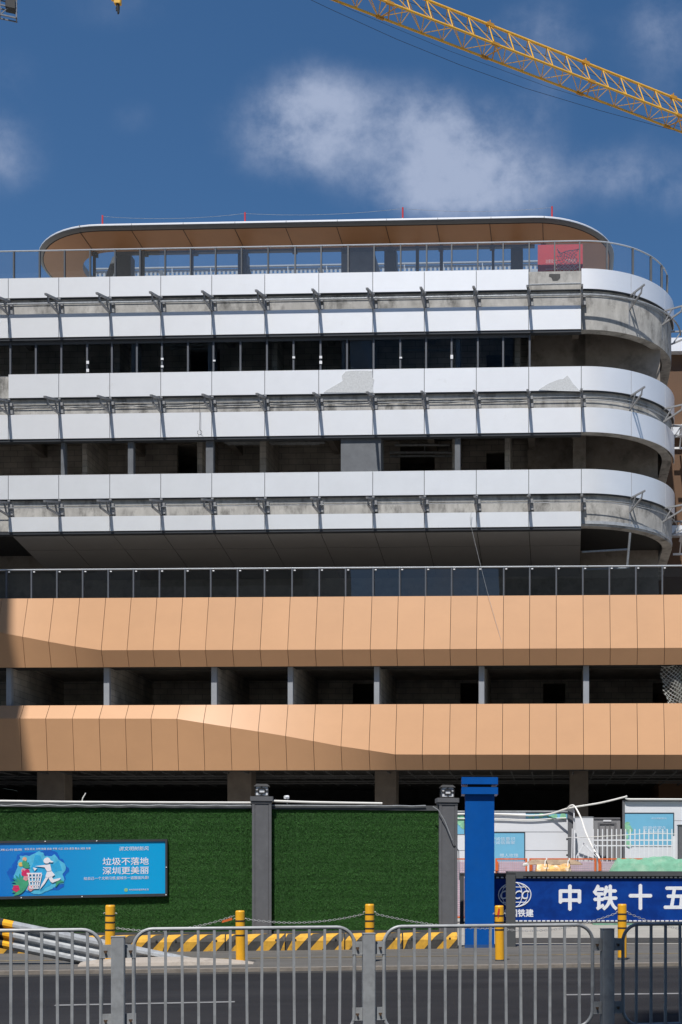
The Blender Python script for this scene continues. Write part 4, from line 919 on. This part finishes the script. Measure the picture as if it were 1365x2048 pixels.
o = thing('gate_post', DP, 'dark grey steel gate post in front of the blue banner', 'post'); h = (DP.A(1032) - DP.A(1012.5)) / 2; zt_ = DP.Z(1022, 1747)
b = MB(); b.box(-h, h, 0, 2 * h, 0, zt_, .01); b.build('shaft', COPE, o)
b = MB(); b.box(h * .4, h + .16, .04, .12, zt_ - .1, zt_ - .05); b.box(-h, h, -.01, 2 * h, zt_ + .001, zt_ + .02); b.build('latch', COPE, o)
GT = Frame(0, 27.3, math.atan(.012)); ga = lambda u: GT.A(u)
gfr = GT.sub(ga(1200)); GTE = thing('sliding_gate', gfr, 'long sliding site gate with blue banner and large white Chinese characters', 'gate')
o0 = ga(1200); G = lambda u: ga(u) - o0; gz = lambda v: GT.Z(1200, v)
gl, gr = G(920), G(1690)
b = MB(); b.box(G(1012), gr, -.05, .09, gz(1752), gz(1742.5)); b.box(gl, gr, -.02, .06, gz(1847), gz(1843)); b.box(gl, G(1012), .0, .08, gz(1752), gz(1746)); b.box(gl, gl + .09, 0, .08, gz(1850), gz(1746)); b.build('frame', COPE, GTE)
b = MB(); b.box(gl + .1, gr, .012, .05, gz(1842), gz(1757.5)); b.build('banner', BLUED, GTE); ban = [c for c in GTE.children if c.name.startswith('banner')][0]
b = MB(); x = gl + .1
while x < gr: b.box(x, x + .055, .0, .03, gz(1756.2), gz(1753.6)); b.box(x, x + .07, .0, .03, gz(1846.5), gz(1840.5)); x += .0999
b.build('slats', WPAINT, GTE)
b = MB(); b.box(gl + .1, gr, .02, .05, gz(1757.49), gz(1752)); b.box(gl + .1, gr, .031, .05, gz(1843), gz(1842.01)); b.build('gap_strip', BLACKP, GTE)
b = MB()
for ch, u0, u1, v0, v1 in (('中国铁建', 1005, 1067.5, 1818, 1834), ('中', 1118, 1163, 1769, 1821.5), ('铁', 1186, 1236, 1769, 1821), ('十', 1258, 1305, 1768, 1820), ('五', 1328, 1376, 1773, 1818), ('局', 1400, 1448, 1770, 1820)):
    b = MB(); add_text(b, ch, G(u0), gz(v1), G(u1), gz(v0), .012, .004, .055); recalc(b.build('lettering', LETT, ban))
b = MB(); cx_, cz_ = G(1030), gz(1789.5); rx, rz = 32.5 / 91.6, 24.5 / 91.6
el = lambda fx, fz, n=36: [(cx_ + rx * fx * math.cos(2 * math.pi * k / n), .008, cz_ + rz * fz * math.sin(2 * math.pi * k / n)) for k in range(n)]
b.tube(el(1, 1), .012, 5, closed=True); b.tube(el(.45, 1), .009, 5, closed=True); b.tube([(cx_, .008, cz_ - rz), (cx_, .008, cz_ + rz)], .009, 5)
b.tube(el(.8, 1), .008, 5, closed=True)
for f in (.62, -.62): b.tube([(cx_ - rx * .78, .008, cz_ + rz * f), (cx_ + rx * .78, .008, cz_ + rz * f)], .009, 5)
add_text(b, 'CRCC', cx_ - rx * .9, cz_ - rz * .36, cx_ + rx * .9, cz_ + rz * .36, .0, .004, .04, .3)
recalc(b.build('emblem', LETT, ban))

# ------------------------------------------------------------------ behind the gate
HF1 = Frame((1030 - CX) / FPX * 44, 44, .0)
h1 = thing('hoarding', HF1, 'white hoarding wall with pale blue posters behind the blue pillar', 'hoarding')
a0, a1 = HF1.A(880), HF1.A(1137); zt_ = HF1.Z(1030, 1624)
b = MB(); zs = [0, HF1.Z(1030, 1701), HF1.Z(1030, 1664), zt_]
for z0, z1 in zip(zs, zs[1:]): b.box(a0, a1, 0, .08, z0 + .012, z1 - .012)
b.build('panel', WHOARD, h1)
b = MB(); b.box(a0, a1, .012, .07, .02, zt_ - .02); b.box(a0, a1, -.02, .1, zt_, zt_ + .05); b.build('rail', GALV, h1)
def poster(par, fr, u0, v0, u1, v1, lines, frame=True, green=None):
    p0, p1 = fr.loc(u0, v1, -.02), fr.loc(u1, v0, -.02); b = MB(); b.box(p0[0], p1[0], -.02, -.005, p0[1], p1[1]); pm = b.build('poster', POSTB, par)
    b = MB(); b.box(p1[0], p1[0] + .03, -.03, -.004, p0[1], p1[1]); b.box(p0[0], p1[0] + .03, -.03, -.004, p1[1], p1[1] + .03); b.build('poster_edge', DARKW, pm)
    for t, a, v_, c, d in lines: b = MB(); q0, q1 = fr.loc(a, d, -.02), fr.loc(c, v_, -.02); add_text(b, t, q0[0], q0[1], q1[0], q1[1], -.0205, .003, .012); recalc(b.build('lettering', POSTT, pm))
    if green:
        b = MB()
        for k in range(22):
            u, v = random.uniform(green[0], green[2]), random.uniform(green[1], green[3]); a, z = fr.loc(u, v, -.02); disc(b, a, z, random.uniform(.03, .09), -.026 - .0002 * k, -.0205, 9)
        recalc(b.build('leaf_print', POSTG, pm))
poster(h1, HF1, 970, 1665.5, 1049, 1740, [('增诚信意识', 981, 1674, 1031, 1681.5), ('做诚信商家', 981, 1682, 1031, 1688.5), ('赠人玫瑰', 1000, 1707, 1037, 1714), ('手有余香', 1000, 1715, 1037, 1721)])
poster(h1, HF1, 1052, 1627, 1135, 1637, [], green=(1060, 1629, 1130, 1636))
poster(h1, HF1, 900, 1628, 929, 1668, [], green=(914, 1629, 928, 1655))
HP = Frame((1143 - CX) / FPX * 43.6, 43.6, 0); o = thing('hoarding_post', HP, 'dark grey steel post at the right end of the low white hoarding', 'post')
b = MB(); q = HP.A(1149.5); b.box(-q, q, 0, .25, 0, HP.Z(1143, 1616), .01); b.build('shaft', PILL, o)
b = MB()
for v in (1680, 1712): b.box(-q - .06, -q - .001, .02, .1, HP.Z(1143, v), HP.Z(1143, v) + .06)
b.build('hinge', BLACKP, o)
b = MB(); b.bar((q - .02, -.06, 1.2), (q - .02, -.06, HP.Z(1143, 1621)), .04); b.build('conduit', WPAINT, o)
HF3 = Frame((1170 - CX) / FPX * 44.3, 44.3, 0); b = MB(); a0, a1 = HF3.A(1150.5), HF3.A(1187.5); zt_ = HF3.Z(1170, 1635)
o = thing('infill_panel', HF3, 'narrow plain white panel between the grey post and the grey door', 'hoarding'); b.box(a0, a1, 0, .06, 0, zt_); b.build('panel', WHOARD, o); b = MB(); b.box(a0, a1, -.01, .07, zt_ + .001, zt_ + .03); b.build('trim', GALV, o)
HF4 = Frame((1215 - CX) / FPX * 44.2, 44.2, 0); o = thing('site_door', HF4, 'grey panelled plastic door beside the tall white hoarding', 'door')
q = lambda u: HF4.A(u) ; z_ = lambda v: HF4.Z(1215, v); DGR = mat('door_grey', (.24, .24, .25), .6, 0, .06, 3)
b = MB(); b.box(q(1188.5), q(1241), 0, .08, 0, z_(1635)); b.build('door_leaf', DGR, o)
b = MB()
for u0, u1, v0, v1 in ((1196, 1200, 1645, 1740), (1229, 1233, 1645, 1740), (1200, 1229, 1645, 1648.5), (1210, 1212, 1650, 1740), (1219, 1221, 1650, 1740)): b.box(q(u0), q(u1), -.03, -.001, z_(v1), z_(v0))
b.box(q(1188.5), q(1241), -.025, -.001, z_(1638.5), z_(1635.2)); b.build('moulding', mat('door_grey_dark', (.14, .14, .15), .6), o)
b = MB(); b.box(q(1207), q(1223), -.02, -.001, z_(1643), z_(1640)); b.build('name_plate', WPAINT, o)
HF2 = Frame((1300 - CX) / FPX * 43, 43, 0); h2 = thing('hoarding', HF2, 'tall white hoarding wall with one large blue poster at far right', 'hoarding')
q = lambda u: HF2.A(u); z_ = lambda v: HF2.Z(1300, v)
b = MB(); b.box(q(1250), q(1500), 0, .08, 0, z_(1641.8)); b.box(q(1250), q(1500), 0, .08, z_(1641), z_(1603)); b.build('panel', WHOARD, h2)
b = MB(); b.box(q(1245.5), q(1249.9), -.04, .14, 0, z_(1600)); b.box(q(1249.9), q(1500), -.04, .14, z_(1603), z_(1600)); b.build('edge_frame', PILL, h2)
poster(h2, HF2, 1250.5, 1627, 1347, 1692, [('和谐传家久', 1286, 1652, 1334, 1660), ('孝道继世长', 1286, 1661, 1334, 1668.5), ('讲文明树新风', 1303, 1635, 1334, 1638.5)], green=(1251, 1646, 1262, 1690))
MP = Frame((1363 - CX) / FPX * 42.4, 42.4, 0); o = thing('utility_box', MP, 'dark grey upright box at the right edge in front of the tall hoarding', 'box')
b = MB(); b.box(-.09, .5, 0, .3, 0, MP.Z(1363, 1651), .015); b.build('body', PILL, o); b = MB(); b.box(-.11, .52, -.02, .32, MP.Z(1363, 1651) + .001, MP.Z(1363, 1651) + .03); b.build('lid', COPE, o)
# cables over the entrance
def cable(name, fr, pts, r, m, label, cat='cable'):
    b = MB(); P_ = [Vector((*(lambda q: (q[0], d, q[1]))(fr.loc(u, v, d)),)) for u, v, d in pts]; out = []
    for i in range(len(P_) - 1):
        p0, p1, p2, p3 = P_[max(i - 1, 0)], P_[i], P_[i + 1], P_[min(i + 2, len(P_) - 1)]
        for k in range(6): t = k / 6; out.append(.5 * ((2 * p1) + (p2 - p0) * t + (2 * p0 - 5 * p1 + 4 * p2 - p3) * t * t + (3 * p1 - p0 - 3 * p2 + p3) * t ** 3))
    out.append(P_[-1]); b.tube([tuple(p) for p in out], r, 6); return tag(b.build(name, m, None, fr, smooth=True), label, cat)
CF = Frame((1150 - CX) / FPX * 43, 42.9, 0)
cable('white_cable', CF, [(915, 1628, 1.05), (990, 1628, 1.05), (1060, 1631, 1.05), (1100, 1628, 1.0), (1140, 1616, .6), (1200, 1606, .3), (1250, 1594, 0), (1253, 1593, 0), (1256, 1598, 0), (1300, 1598.5, 0), (1500, 1599, 0)], .03, PIPEW, 'white cable rising from the low hoarding to the top of the tall hoarding')
cable('white_cable', CF, [(915, 1637, 1.05), (1000, 1638, 1.05), (1060, 1640, 1.05), (1110, 1637, 1.05), (1133, 1636, 1.05)], .022, PIPEW, 'white cable sagging across the face of the low hoarding')
cable('white_cable', CF, [(1135, 1617, .5), (1142, 1611, .4), (1150, 1613, .3), (1162, 1635, .0), (1172, 1665, -.6), (1186, 1695, -1.4), (1200, 1718, -2.2)], .028, PIPEW, 'white cable looping over the grey post and down to the orange barrier')
cable('white_cable', CF, [(1133, 1675, -.3), (1180, 1674, -2.4), (1250, 1670, -2.6), (1300, 1667, -2.6), (1352, 1668, -2.4)], .012, PIPEW, 'thin white line strung along the picket fence')
# white picket fence
PF = Frame((1265 - CX) / FPX * 41.3, 41.3, 0); o = thing('picket_fence', PF, 'white plastic picket fence in front of the grey door and blue poster', 'fence')
pk = [1187 + 9.26 * k for k in range(18)]
b = MB()
for u in pk:
    a = PF.A(u); zt_ = PF.Z(u, 1657.5); b.prism_n([(a - .017, .05), (a + .017, .05), (a + .017, zt_ - .02), (a, zt_), (a - .017, zt_ - .02)], 0, .018)
pw = recalc(b.build('picket', WPAINT, o))
b = MB()
for v in (1679, 1690): z0 = PF.Z(1265, v); b.box(PF.A(1185), PF.A(1347), .019, .045, z0 - .04, z0 + .0)
b.box(PF.A(1185), PF.A(1347), .019, .045, .25, .32); b.build('rail', WPAINT, o)
b = MB(); b.box(PF.A(1346), PF.A(1351), .0, .06, 0, PF.Z(1340, 1672)); b.build('post', WPAINT, o)
PF2 = Frame((1165 - CX) / FPX * 41, 41, 0); o = thing('picket_fence', PF2, 'broken white picket fence pieces leaning together beside the grey post', 'fence')
b = MB()
for (u0, v0, u1, v1) in ((1154, 1712, 1170, 1684), (1168, 1684, 1186, 1706), (1170, 1690, 1196, 1716), (1189, 1688, 1200, 1718), (1150, 1660, 1150, 1740), (1145, 1657, 1144, 1740), (1148, 1675, 1160, 1676)): b.bar((PF2.A(u0), 0, PF2.Z(u0, v0)), (PF2.A(u1), .05, PF2.Z(u1, v1)), .04, .03)
b.bar((PF2.A(1154), 0, PF2.Z(1154, 1712)), (PF2.A(1150), .05, 0), .04, .03); b.bar((PF2.A(1196), .0, PF2.Z(1196, 1716)), (PF2.A(1200), .1, 0), .04, .03); b.build('picket', WPAINT, o)
b = MB(); b.box(PF2.A(1145), PF2.A(1196), .3, .33, .5, .56); 
for u in (1158, 1168, 1177, 1187): b.box(PF2.A(u), PF2.A(u) + .03, .28, .299, 0, PF2.Z(u, 1703))
b.build('rail', WPAINT, o)
# weeds behind the fence
wf = Frame((1285 - CX) / FPX * 42, 42, 0); b = MB()
for k in range(420):
    u = random.gauss(1288, 22); zz_ = random.uniform(1.2, 2.1) - abs(u - 1288) * .008; a = wf.A(u); t = random.uniform(0, 6.28); r = random.uniform(.03, .07); n = random.uniform(-.2, .2)
    b.quad((a, n, zz_), (a + r * math.cos(t), n + .03, zz_ + r * math.sin(t)), (a + r * 1.6 * math.cos(t + .5), n + .02, zz_ + r * 1.6 * math.sin(t + .5)))
for k in range(12): u = random.gauss(1288, 16); b.bar((wf.A(1288) + random.uniform(-.2, .2), 0, 0), (wf.A(u), random.uniform(-.1, .1), 1.9), .014)
tag(b.build('weed_bush', mat('weed_leaf', (.06, .10, .03), .6, 0, .4, 8), None, wf), 'scrubby green weeds growing behind the picket fence', 'plant')
# orange pedestrian barriers with mesh
OF = Frame((1100 - CX) / FPX * 39.9, 39.9, 0)
def obar(u0, u1, label):
    c = OF.A((u0 + u1) / 2); fr = OF.sub(c); o = thing('site_barrier', fr, label, 'barrier', 'orange site barriers'); h = (OF.A(u1) - OF.A(u0)) / 2; zt_ = OF.Z(1100, 1716.5)
    b = MB(); b.box(-h, h, 0, .05, zt_ - .045, zt_); b.box(-h, -h + .06, 0.001, .049, .0, zt_ - .046); b.box(h - .06, h, .001, .049, 0, zt_ - .046); b.box(-h, h, .001, .049, .15, .2); b.box(-h - .0, -h + .10, -.03, .0, zt_ - .4, zt_ - .1); b.build('frame', ORB, o)
    b = MB(); b.box(-h + .061, h - .061, .03, .036, .201, zt_ - .10); b.build('banner', PINKN, o)
    b = MB(); x = -h + .07
    while x < h - .06: b.box(x, x + .008, .015, .023, .2, zt_ - .05); x += .06
    z = .25
    while z < zt_ - .06: b.box(-h + .06, h - .06, .009, .0145, z, z + .008); z += .06
    b.build('wire_mesh', mat('mesh_orange', (.6, .40, .42), .6), o)
obar(898, 987, 'orange site barrier peeking out behind the blue pillar'); obar(991, 1055, 'orange site barrier just right of the blue pillar'); obar(1059, 1193, 'orange site barrier behind the brown tarpaulin pile'); obar(1197, 1312, 'orange site barrier behind the green net heap')
# wrapped goods under a brown tarpaulin, and the green net heap
GF = Frame((1108 - CX) / FPX * 38.3, 38.3, 0); o = thing('material_pile', GF, 'pile of plastic-wrapped orange goods topped with rolled brown tarpaulin', 'pile')
def lump(b, a0, a1, n0, n1, z0, ztop, seed, na=26, nn=8, amp=.05):
    def pt(i, j):
        x, y = i / na, j / nn; a = a0 + (a1 - a0) * x; n = n0 + (n1 - n0) * y
        e = min(1, 6 * x, 6 * (1 - x)) ** .6 * min(1, 3.5 * y, 3.5 * (1 - y)) ** .6 if 0 < i < na and 0 < j < nn else 0
        zt = ztop(x) if callable(ztop) else ztop
        return (a, n, z0 + (zt - z0) * e * (1 + amp * mnoise.noise(Vector((a * 2.3, n * 2.3, seed)))) + (amp * .6 * mnoise.noise(Vector((a * 7, n * 7, seed + 3))) if e else 0))
    for i in range(na):
        for j in range(nn): b.quad(pt(i, j), pt(i + 1, j), pt(i + 1, j + 1), pt(i, j + 1))
b = MB(); lump(b, GF.A(1058), GF.A(1158), 0, 1.1, 0, GF.Z(1108, 1727), 1.5, 24, 8, .04); b.build('wrapped_stack', WRAP, o)
b = MB(); lump(b, GF.A(1048), GF.A(1168), .42, 1.25, GF.Z(1108, 1729), GF.Z(1108, 1718.5), 4.2, 30, 8, .02); b.build('tarpaulin', TARP, o, smooth=True)
b = MB()
for u in (1090, 1136): b = MB(); b.tube([(GF.A(u), -.02, GF.Z(u, 1732)), (GF.A(u + 1), .1, GF.Z(u, 1722)), (GF.A(u + 5), .25, GF.Z(u, 1717.5)), (GF.A(u + 3), .5, GF.Z(u, 1716))], .014, 5); b.build('tie_rope', PIPEW, o)
b = MB(); b.tube([(GF.A(1048), .1, GF.Z(1050, 1730)), (GF.A(1056), .0, GF.Z(1050, 1728))], .05, 7); b.build('plastic_roll', PIPEW, o)
NF = Frame((1300 - CX) / FPX * 38.4, 38.4, 0)
b = MB(); lump(b, NF.A(1187), NF.A(1500), 0, 2.4, 0, lambda x: NF.Z(1300, 1717.5) - (.2 * max(0, .14 - x) / .14) + .04 * math.sin(x * 17), 7.7, 60, 16, .06)
tag(b.build('net_heap', GNET, None, NF, smooth=True), 'heap covered with pale green dust net behind the gate', 'heap')

# ------------------------------------------------------------------ bollards and chains
px_, py_ = gpoint(1000, 1928); BL = Frame(px_, py_, math.atan(.11))
def bollard():
    fr = BL; o = thing('bollard', fr, 'x', 'bollard', 'yellow striped bollards joined by chains'); r = .0795
    b = MB(); b.cyl(0, 0, 0, 1.0, r, 24); b.hexa(*[[(q * r * math.cos(t), q * r * math.sin(t), z) for t in [2 * math.pi * k / 24 for k in range(24)]] for q, z in ((1, 1.0), (.86, 1.022))]); b.build('post', BOLY, o, smooth=True)
    for z in (.73, .845, .60): b = MB(); b.cyl(0, 0, z - .013, z + .013, r + .003, 24); b.build('band', BLACKP, o, smooth=True)
    b = MB(); b.cyl(0, 0, .0, .08, r + .004, 24); b.build('base_sleeve', COPE, o, smooth=True)
    b = MB(); b.tube([(-r - .03, 0, .87), (-r - .02, 0, .89), (-r + .01, 0, .88)], .008, 5); b.tube([(r + .03, 0, .87), (r + .02, 0, .89), (r - .01, 0, .88)], .008, 5); b.build('chain_eye', CHAIN, o)
    return o
bp = bollard(); BOL = []
blab = [(220, 'yellow bollard behind the guardrail below the blue sign', .0, 1810), (482, 'yellow bollard standing on the pale concrete ramp, capless and clean', .1, 1821), (740, 'yellow bollard directly behind the middle railing post', .0, 1808), (1000, 'yellow bollard with a red paint mark in front of the dark gate post', .0, 1811), (1245, 'yellow bollard in front of the gate banner at right', .0, 1808)]
for i, (u, lb, dz, vt) in enumerate(blab):
    o = bp if i == 0 else copy_tree(bp); a = BL.A(u); x, y, _ = BL.w((a, 0, 0)); ztop = BL.Z(u, vt)
    o.location = (x, y, ztop - 1.022 if i != 1 else ztop - 1.022); o.location.z = max(o.location.z, .0) if i != 1 else o.location.z
    o['label'] = lb; BOL.append((a, o.location.z)); o.rotation_euler = (random.uniform(-.01, .01), random.uniform(-.012, .012) + (.02 if i == 0 else 0), BL.ang)
    if i == 3:
        b = MB()
        pts = [(-.045, .86), (-.02, .98), (.005, .965), (.0, .9), (-.015, .82), (-.03, .80)]
        q = MB(); f_ = lambda x: -math.sqrt(.0795 ** 2 - x * x) - .003
        q.v = [(x, f_(x), z) for x, z in pts]; q.f = [tuple(range(len(pts)))]
        rf = Frame(x, y, BL.ang, o.location.z); ROOTF[o.name] = rf; q.build('paint_mark', mat('red_spray', (.6, .05, .03), .5), o)
def chain(p, q, sag, label, name='chain'):
    fr = Frame(*BL.w(((p[0] + q[0]) / 2, 0, 0))[:2], BL.ang); c = (p[0] + q[0]) / 2; b = MB(); n = max(6, int(abs(q[0] - p[0]) / .042))
    P_ = [((p[0] + (q[0] - p[0]) * k / n) - c, 0, p[1] + (q[1] - p[1]) * k / n - sag * (1 - (2 * k / n - 1) ** 2)) for k in range(n + 1)]
    for k in range(n):
        a, d = Vector(P_[k]), Vector(P_[k + 1]); m = (a + d) / 2; dr = (d - a).normalized(); sd = Vector((0, 1, 0)) if k % 2 else dr.cross(Vector((0, 1, 0))); hl = (d - a).length * .68
        b.tube([tuple(m + dr * hl * math.cos(t) + sd * .016 * math.sin(t)) for t in [2 * math.pi * j / 8 for j in range(8)]], .0045, 4, closed=True)
    return tag(b.build(name, CHAIN, None, fr), label, 'chain', 'steel chains between the bollards')
E = .11
zb_ = lambda v, u: BL.Z(u, v)
cl = ['steel chain sagging from the ramp bollard to the left one, with an orange tag', 'steel chain between the ramp bollard and the middle bollard', 'steel chain between the middle bollard and the red-marked bollard', 'steel chain between the red-marked bollard and the right bollard', 'steel chain running from the right bollard out of the picture']
spec = [((BOL[0][0] + E, .66), (BOL[1][0] - E, .86), .13), ((BOL[1][0] + E, .80), (BOL[2][0] - E, .88), .10), ((BOL[2][0] + E, .88), (BOL[3][0] - E, .62), .06), ((BOL[3][0] + E, .60), (BOL[4][0] - E, .88), .12), ((BOL[4][0] + E, .88), (BOL[4][0] + 2.0, .6), .14)]
for s_, lb in zip(spec, cl): chain(*s_, lb)
fr = Frame(*BL.w((BL.A(455), -.02, 0))[:2], BL.ang, .77); b = MB(); b.hexa([(-.09, 0, -.03), (.09, 0, .02), (.09, .015, .02), (-.09, .015, -.03)], [(-.08, 0, .01), (.08, 0, .06), (.08, .015, .06), (-.08, .015, .01)]); tag(b.build('warning_tag', ORB, None, fr), 'small orange tag clipped to the chain left of the ramp bollard', 'tag')

# guardrail end ramp running into a concrete nose
gx_, gy_ = gpoint(200, 1934); GR = Frame(gx_, gy_, SA)
o = thing('guardrail', GR, 'ribbed galvanised guardrail end sloping down into the concrete ramp', 'guardrail')
aE, zE = GR.loc(432, 1925); aS, zS_ = GR.loc(0, 1836.5); sl = (zE - zS_) / (aE - aS)
prof = [(.02, .0), (-.02, -.018), (-.08, -.05), (-.085, -.095), (-.02, -.135), (.0, -.155), (-.02, -.175), (-.08, -.22), (-.085, -.265), (-.02, -.305), (.0, -.325), (-.02, -.345), (-.08, -.39), (-.085, -.435), (-.02, -.475), (.02, -.50)]
def gsec(a, e=0.0): return [(a, n - e, zS_ + sl * (a - aS) + z + .0) for n, z in prof]
def gseg(b, a0, a1, e=0.0, back=.006):
    s0, s1 = gsec(a0, e), gsec(a1, e); k = len(s0); i = len(b.v); b.v += s0 + s1 + [(a, n + back, z) for a, n, z in s0] + [(a, n + back, z) for a, n, z in s1]
    for j in range(k - 1): b.f.append((i + j, i + k + j, i + k + j + 1, i + j + 1)); b.f.append((i + 2 * k + j, i + 2 * k + j + 1, i + 3 * k + j + 1, i + 3 * k + j))
    b.f.append((i, i + 2 * k, i + 3 * k, i + k)); b.f.append((i + k - 1, i + 2 * k - 1, i + 4 * k - 1, i + 3 * k - 1))
b = MB(); gseg(b, aS - 3.0, aE); b.build('beam', GALV, o, smooth=True)
a_ = GR.A(10); b = MB(); gseg(b, a_ - .02, a_ + .14, .004, .003); b.build('yellow_band', BOLY, o, smooth=True)
b = MB(); gseg(b, a_ - .30, a_ - .021, .004, .003); b.build('black_band', BLACKP, o, smooth=True)
NFm = Frame(*gpoint(340, 1936), SA); b = MB(); a0, a1 = NFm.A(160), NFm.A(525); nA, nJ = 40, 12
def nz(x, y):
    e = max(0., math.sin(math.pi * min(1, .06 + x * .97))) ** .55 * max(0., math.sin(math.pi * y)) ** .45; return .05 + .13 * e * (1 - .25 * x) + (.012 * mnoise.noise(Vector((x * 9, y * 4, .3))) if e > .05 else 0) - (.12 if e < .01 else 0)
for i in range(nA):
    for j in range(nJ):
        f = lambda i, j: (a0 + (a1 - a0) * i / nA, (j / nJ - .28) * 1.15 * (.5 + .5 * math.sin(math.pi * min(1, .15 + .9 * i / nA))), nz(i / nA, j / nJ)); b.quad(f(i, j), f(i + 1, j), f(i + 1, j + 1), f(i, j + 1))
tag(b.build('concrete_ramp', CONCN, None, NFm, smooth=True), kind='structure')

# ------------------------------------------------------------------ near pedestrian railing
ry_ = 10.9; RL_ = Frame((738 - CX) / FPX * ry_, ry_, math.atan(.24))
ZT, ZB = 1.141, .185
def railing(u0, u1, nb, label):
    a0, a1 = RL_.A(u0), RL_.A(u1); c = (a0 + a1) / 2; fr = RL_.sub(c); h = (a1 - a0) / 2
    o = thing('pedestrian_railing', fr, label, 'railing', 'grey pedestrian railing panels'); R = .17; r = .0162
    pts = []
    for (cx2, cz, t0) in ((h - R, ZT - R, 0), (-h + R, ZT - R, .5), (-h + R, ZB + R, 1.0), (h - R, ZB + R, 1.5)):
        for k in range(9): t = (t0 + .5 * k / 8) * math.pi; pts.append((cx2 + (R - r) * math.cos(t), 0, cz + (R - r) * math.sin(t)))
    b = MB(); b.tube(pts, r, 10, closed=True); b.build('frame', RAILG, o, smooth=True)
    for k in range(nb):
        x = -h + (2 * h) * (k + 1.05) / (nb + 1.1); dz = 0
        d = h - abs(x)
        if d < R: dz = R - math.sqrt(max(0, R * R - (R - d) ** 2))
        jx = random.uniform(-.003, .003); b = MB(); b.bar((x + jx * 2.5, random.uniform(-.004, .004), ZB + dz + .01), (x, 0, ZT - dz - .024), .0225, .0225, up=(0, 1, 0)); b.build('bar', RAILG, o)
    return o
railing(-233, 207, 13, 'grey railing panel at the left edge in front of the guardrail'); railing(264, 713, 13, 'grey railing panel in the middle between the left and centre posts'); railing(765, 1189, 13, 'grey railing panel between the centre post and the right post'); railing(1243, 1640, 13, 'shaded grey railing panel at the right edge beyond the right post')
def rpost(u, vtop, label, rust=True):
    fr = RL_.sub(RL_.A(u)); o = thing('railing_post', fr, label, 'post', 'square grey railing posts'); zt_ = RL_.Z(u, vtop); s_ = .054
    b = MB(); b.box(-s_, s_, -s_, s_, .0, zt_, .008); b.build('shaft', RAILG, o)
    b = MB(); b.box(-s_ - .002, s_ + .002, -s_ - .002, s_ + .002, zt_ + .0005, zt_ + .006); b.build('cap', RAILG, o)
    for z in (.945, .37):
        for sd in (-1, 1):
            b = MB(); x0, x1 = sorted((sd * (s_ + .001), sd * (s_ + .09))); b.box(x0, x1, -.012, -.002, z - .055, z + .055, .002); b.box(x0, x1, -.018, .03, z - .0565, z - .0551); pl = b.build('plate', RAILG, o)
            b = MB(); xc = (x0 + x1) / 2; 
            b.tube([(xc, -.03, z - .01), (xc, -.012, z - .01)], .010, 6); b.box(xc - .015, xc + .015, -.014, -.0121, z - .004, z + .006); b.build('bolt', mat('rusty_bolt', (.09, .055, .035), .8, .2, .3, 40), pl)
    return o
rpost(237, 1874, 'square grey railing post left of centre in front of the guardrail'); rpost(738, 1867.5, 'square grey railing post below the middle yellow bollard'); rpost(1215, 1858, 'square grey railing post at right, half in shade')

# ------------------------------------------------------------------ tall buildings across the street, behind the viewer: they throw the shade at the picture's edges
def tower(name, x0, x1, y0, y1, h, label, m):
    fr = Frame((x0 + x1) / 2, (y0 + y1) / 2, 0); hx, hy = (x1 - x0) / 2, (y1 - y0) / 2
    o = thing(name, fr, label, 'building'); b = MB(); b.box(-hx, hx, -hy, hy, 0, h); b.build('wall', m, o)
    b = MB(); b.box(-hx + 2, hx - 2, -hy + 2, hy - 2, h, h + .5); b.build('roof', FASC, o)
    b = MB(); z = 4
    while z < h - 2: b.box(-hx + .6, hx - .6, hy, hy + .05, z, z + 1.7); z += 3.6
    b.build('window_band', mat('far_window', (.03, .04, .05), .2), o)
WT = mat('far_tower_wall', (.36, .35, .33), .8, 0, .1, .2)
tower('office_tower', -5.05, 30, -28, -14.5, 55, 'plain office tower across the street, shading the railing at bottom right', WT)
tower('neighbour_block', -60, -24.4, 20.5, 26, 55.5, 'neighbouring block left of the site, shading the left end of the orange bands', WT)
tower('street_block', -62, -24, -45, -24, 60, 'mid-height street block mirrored in the left part of the podium glass', WT)
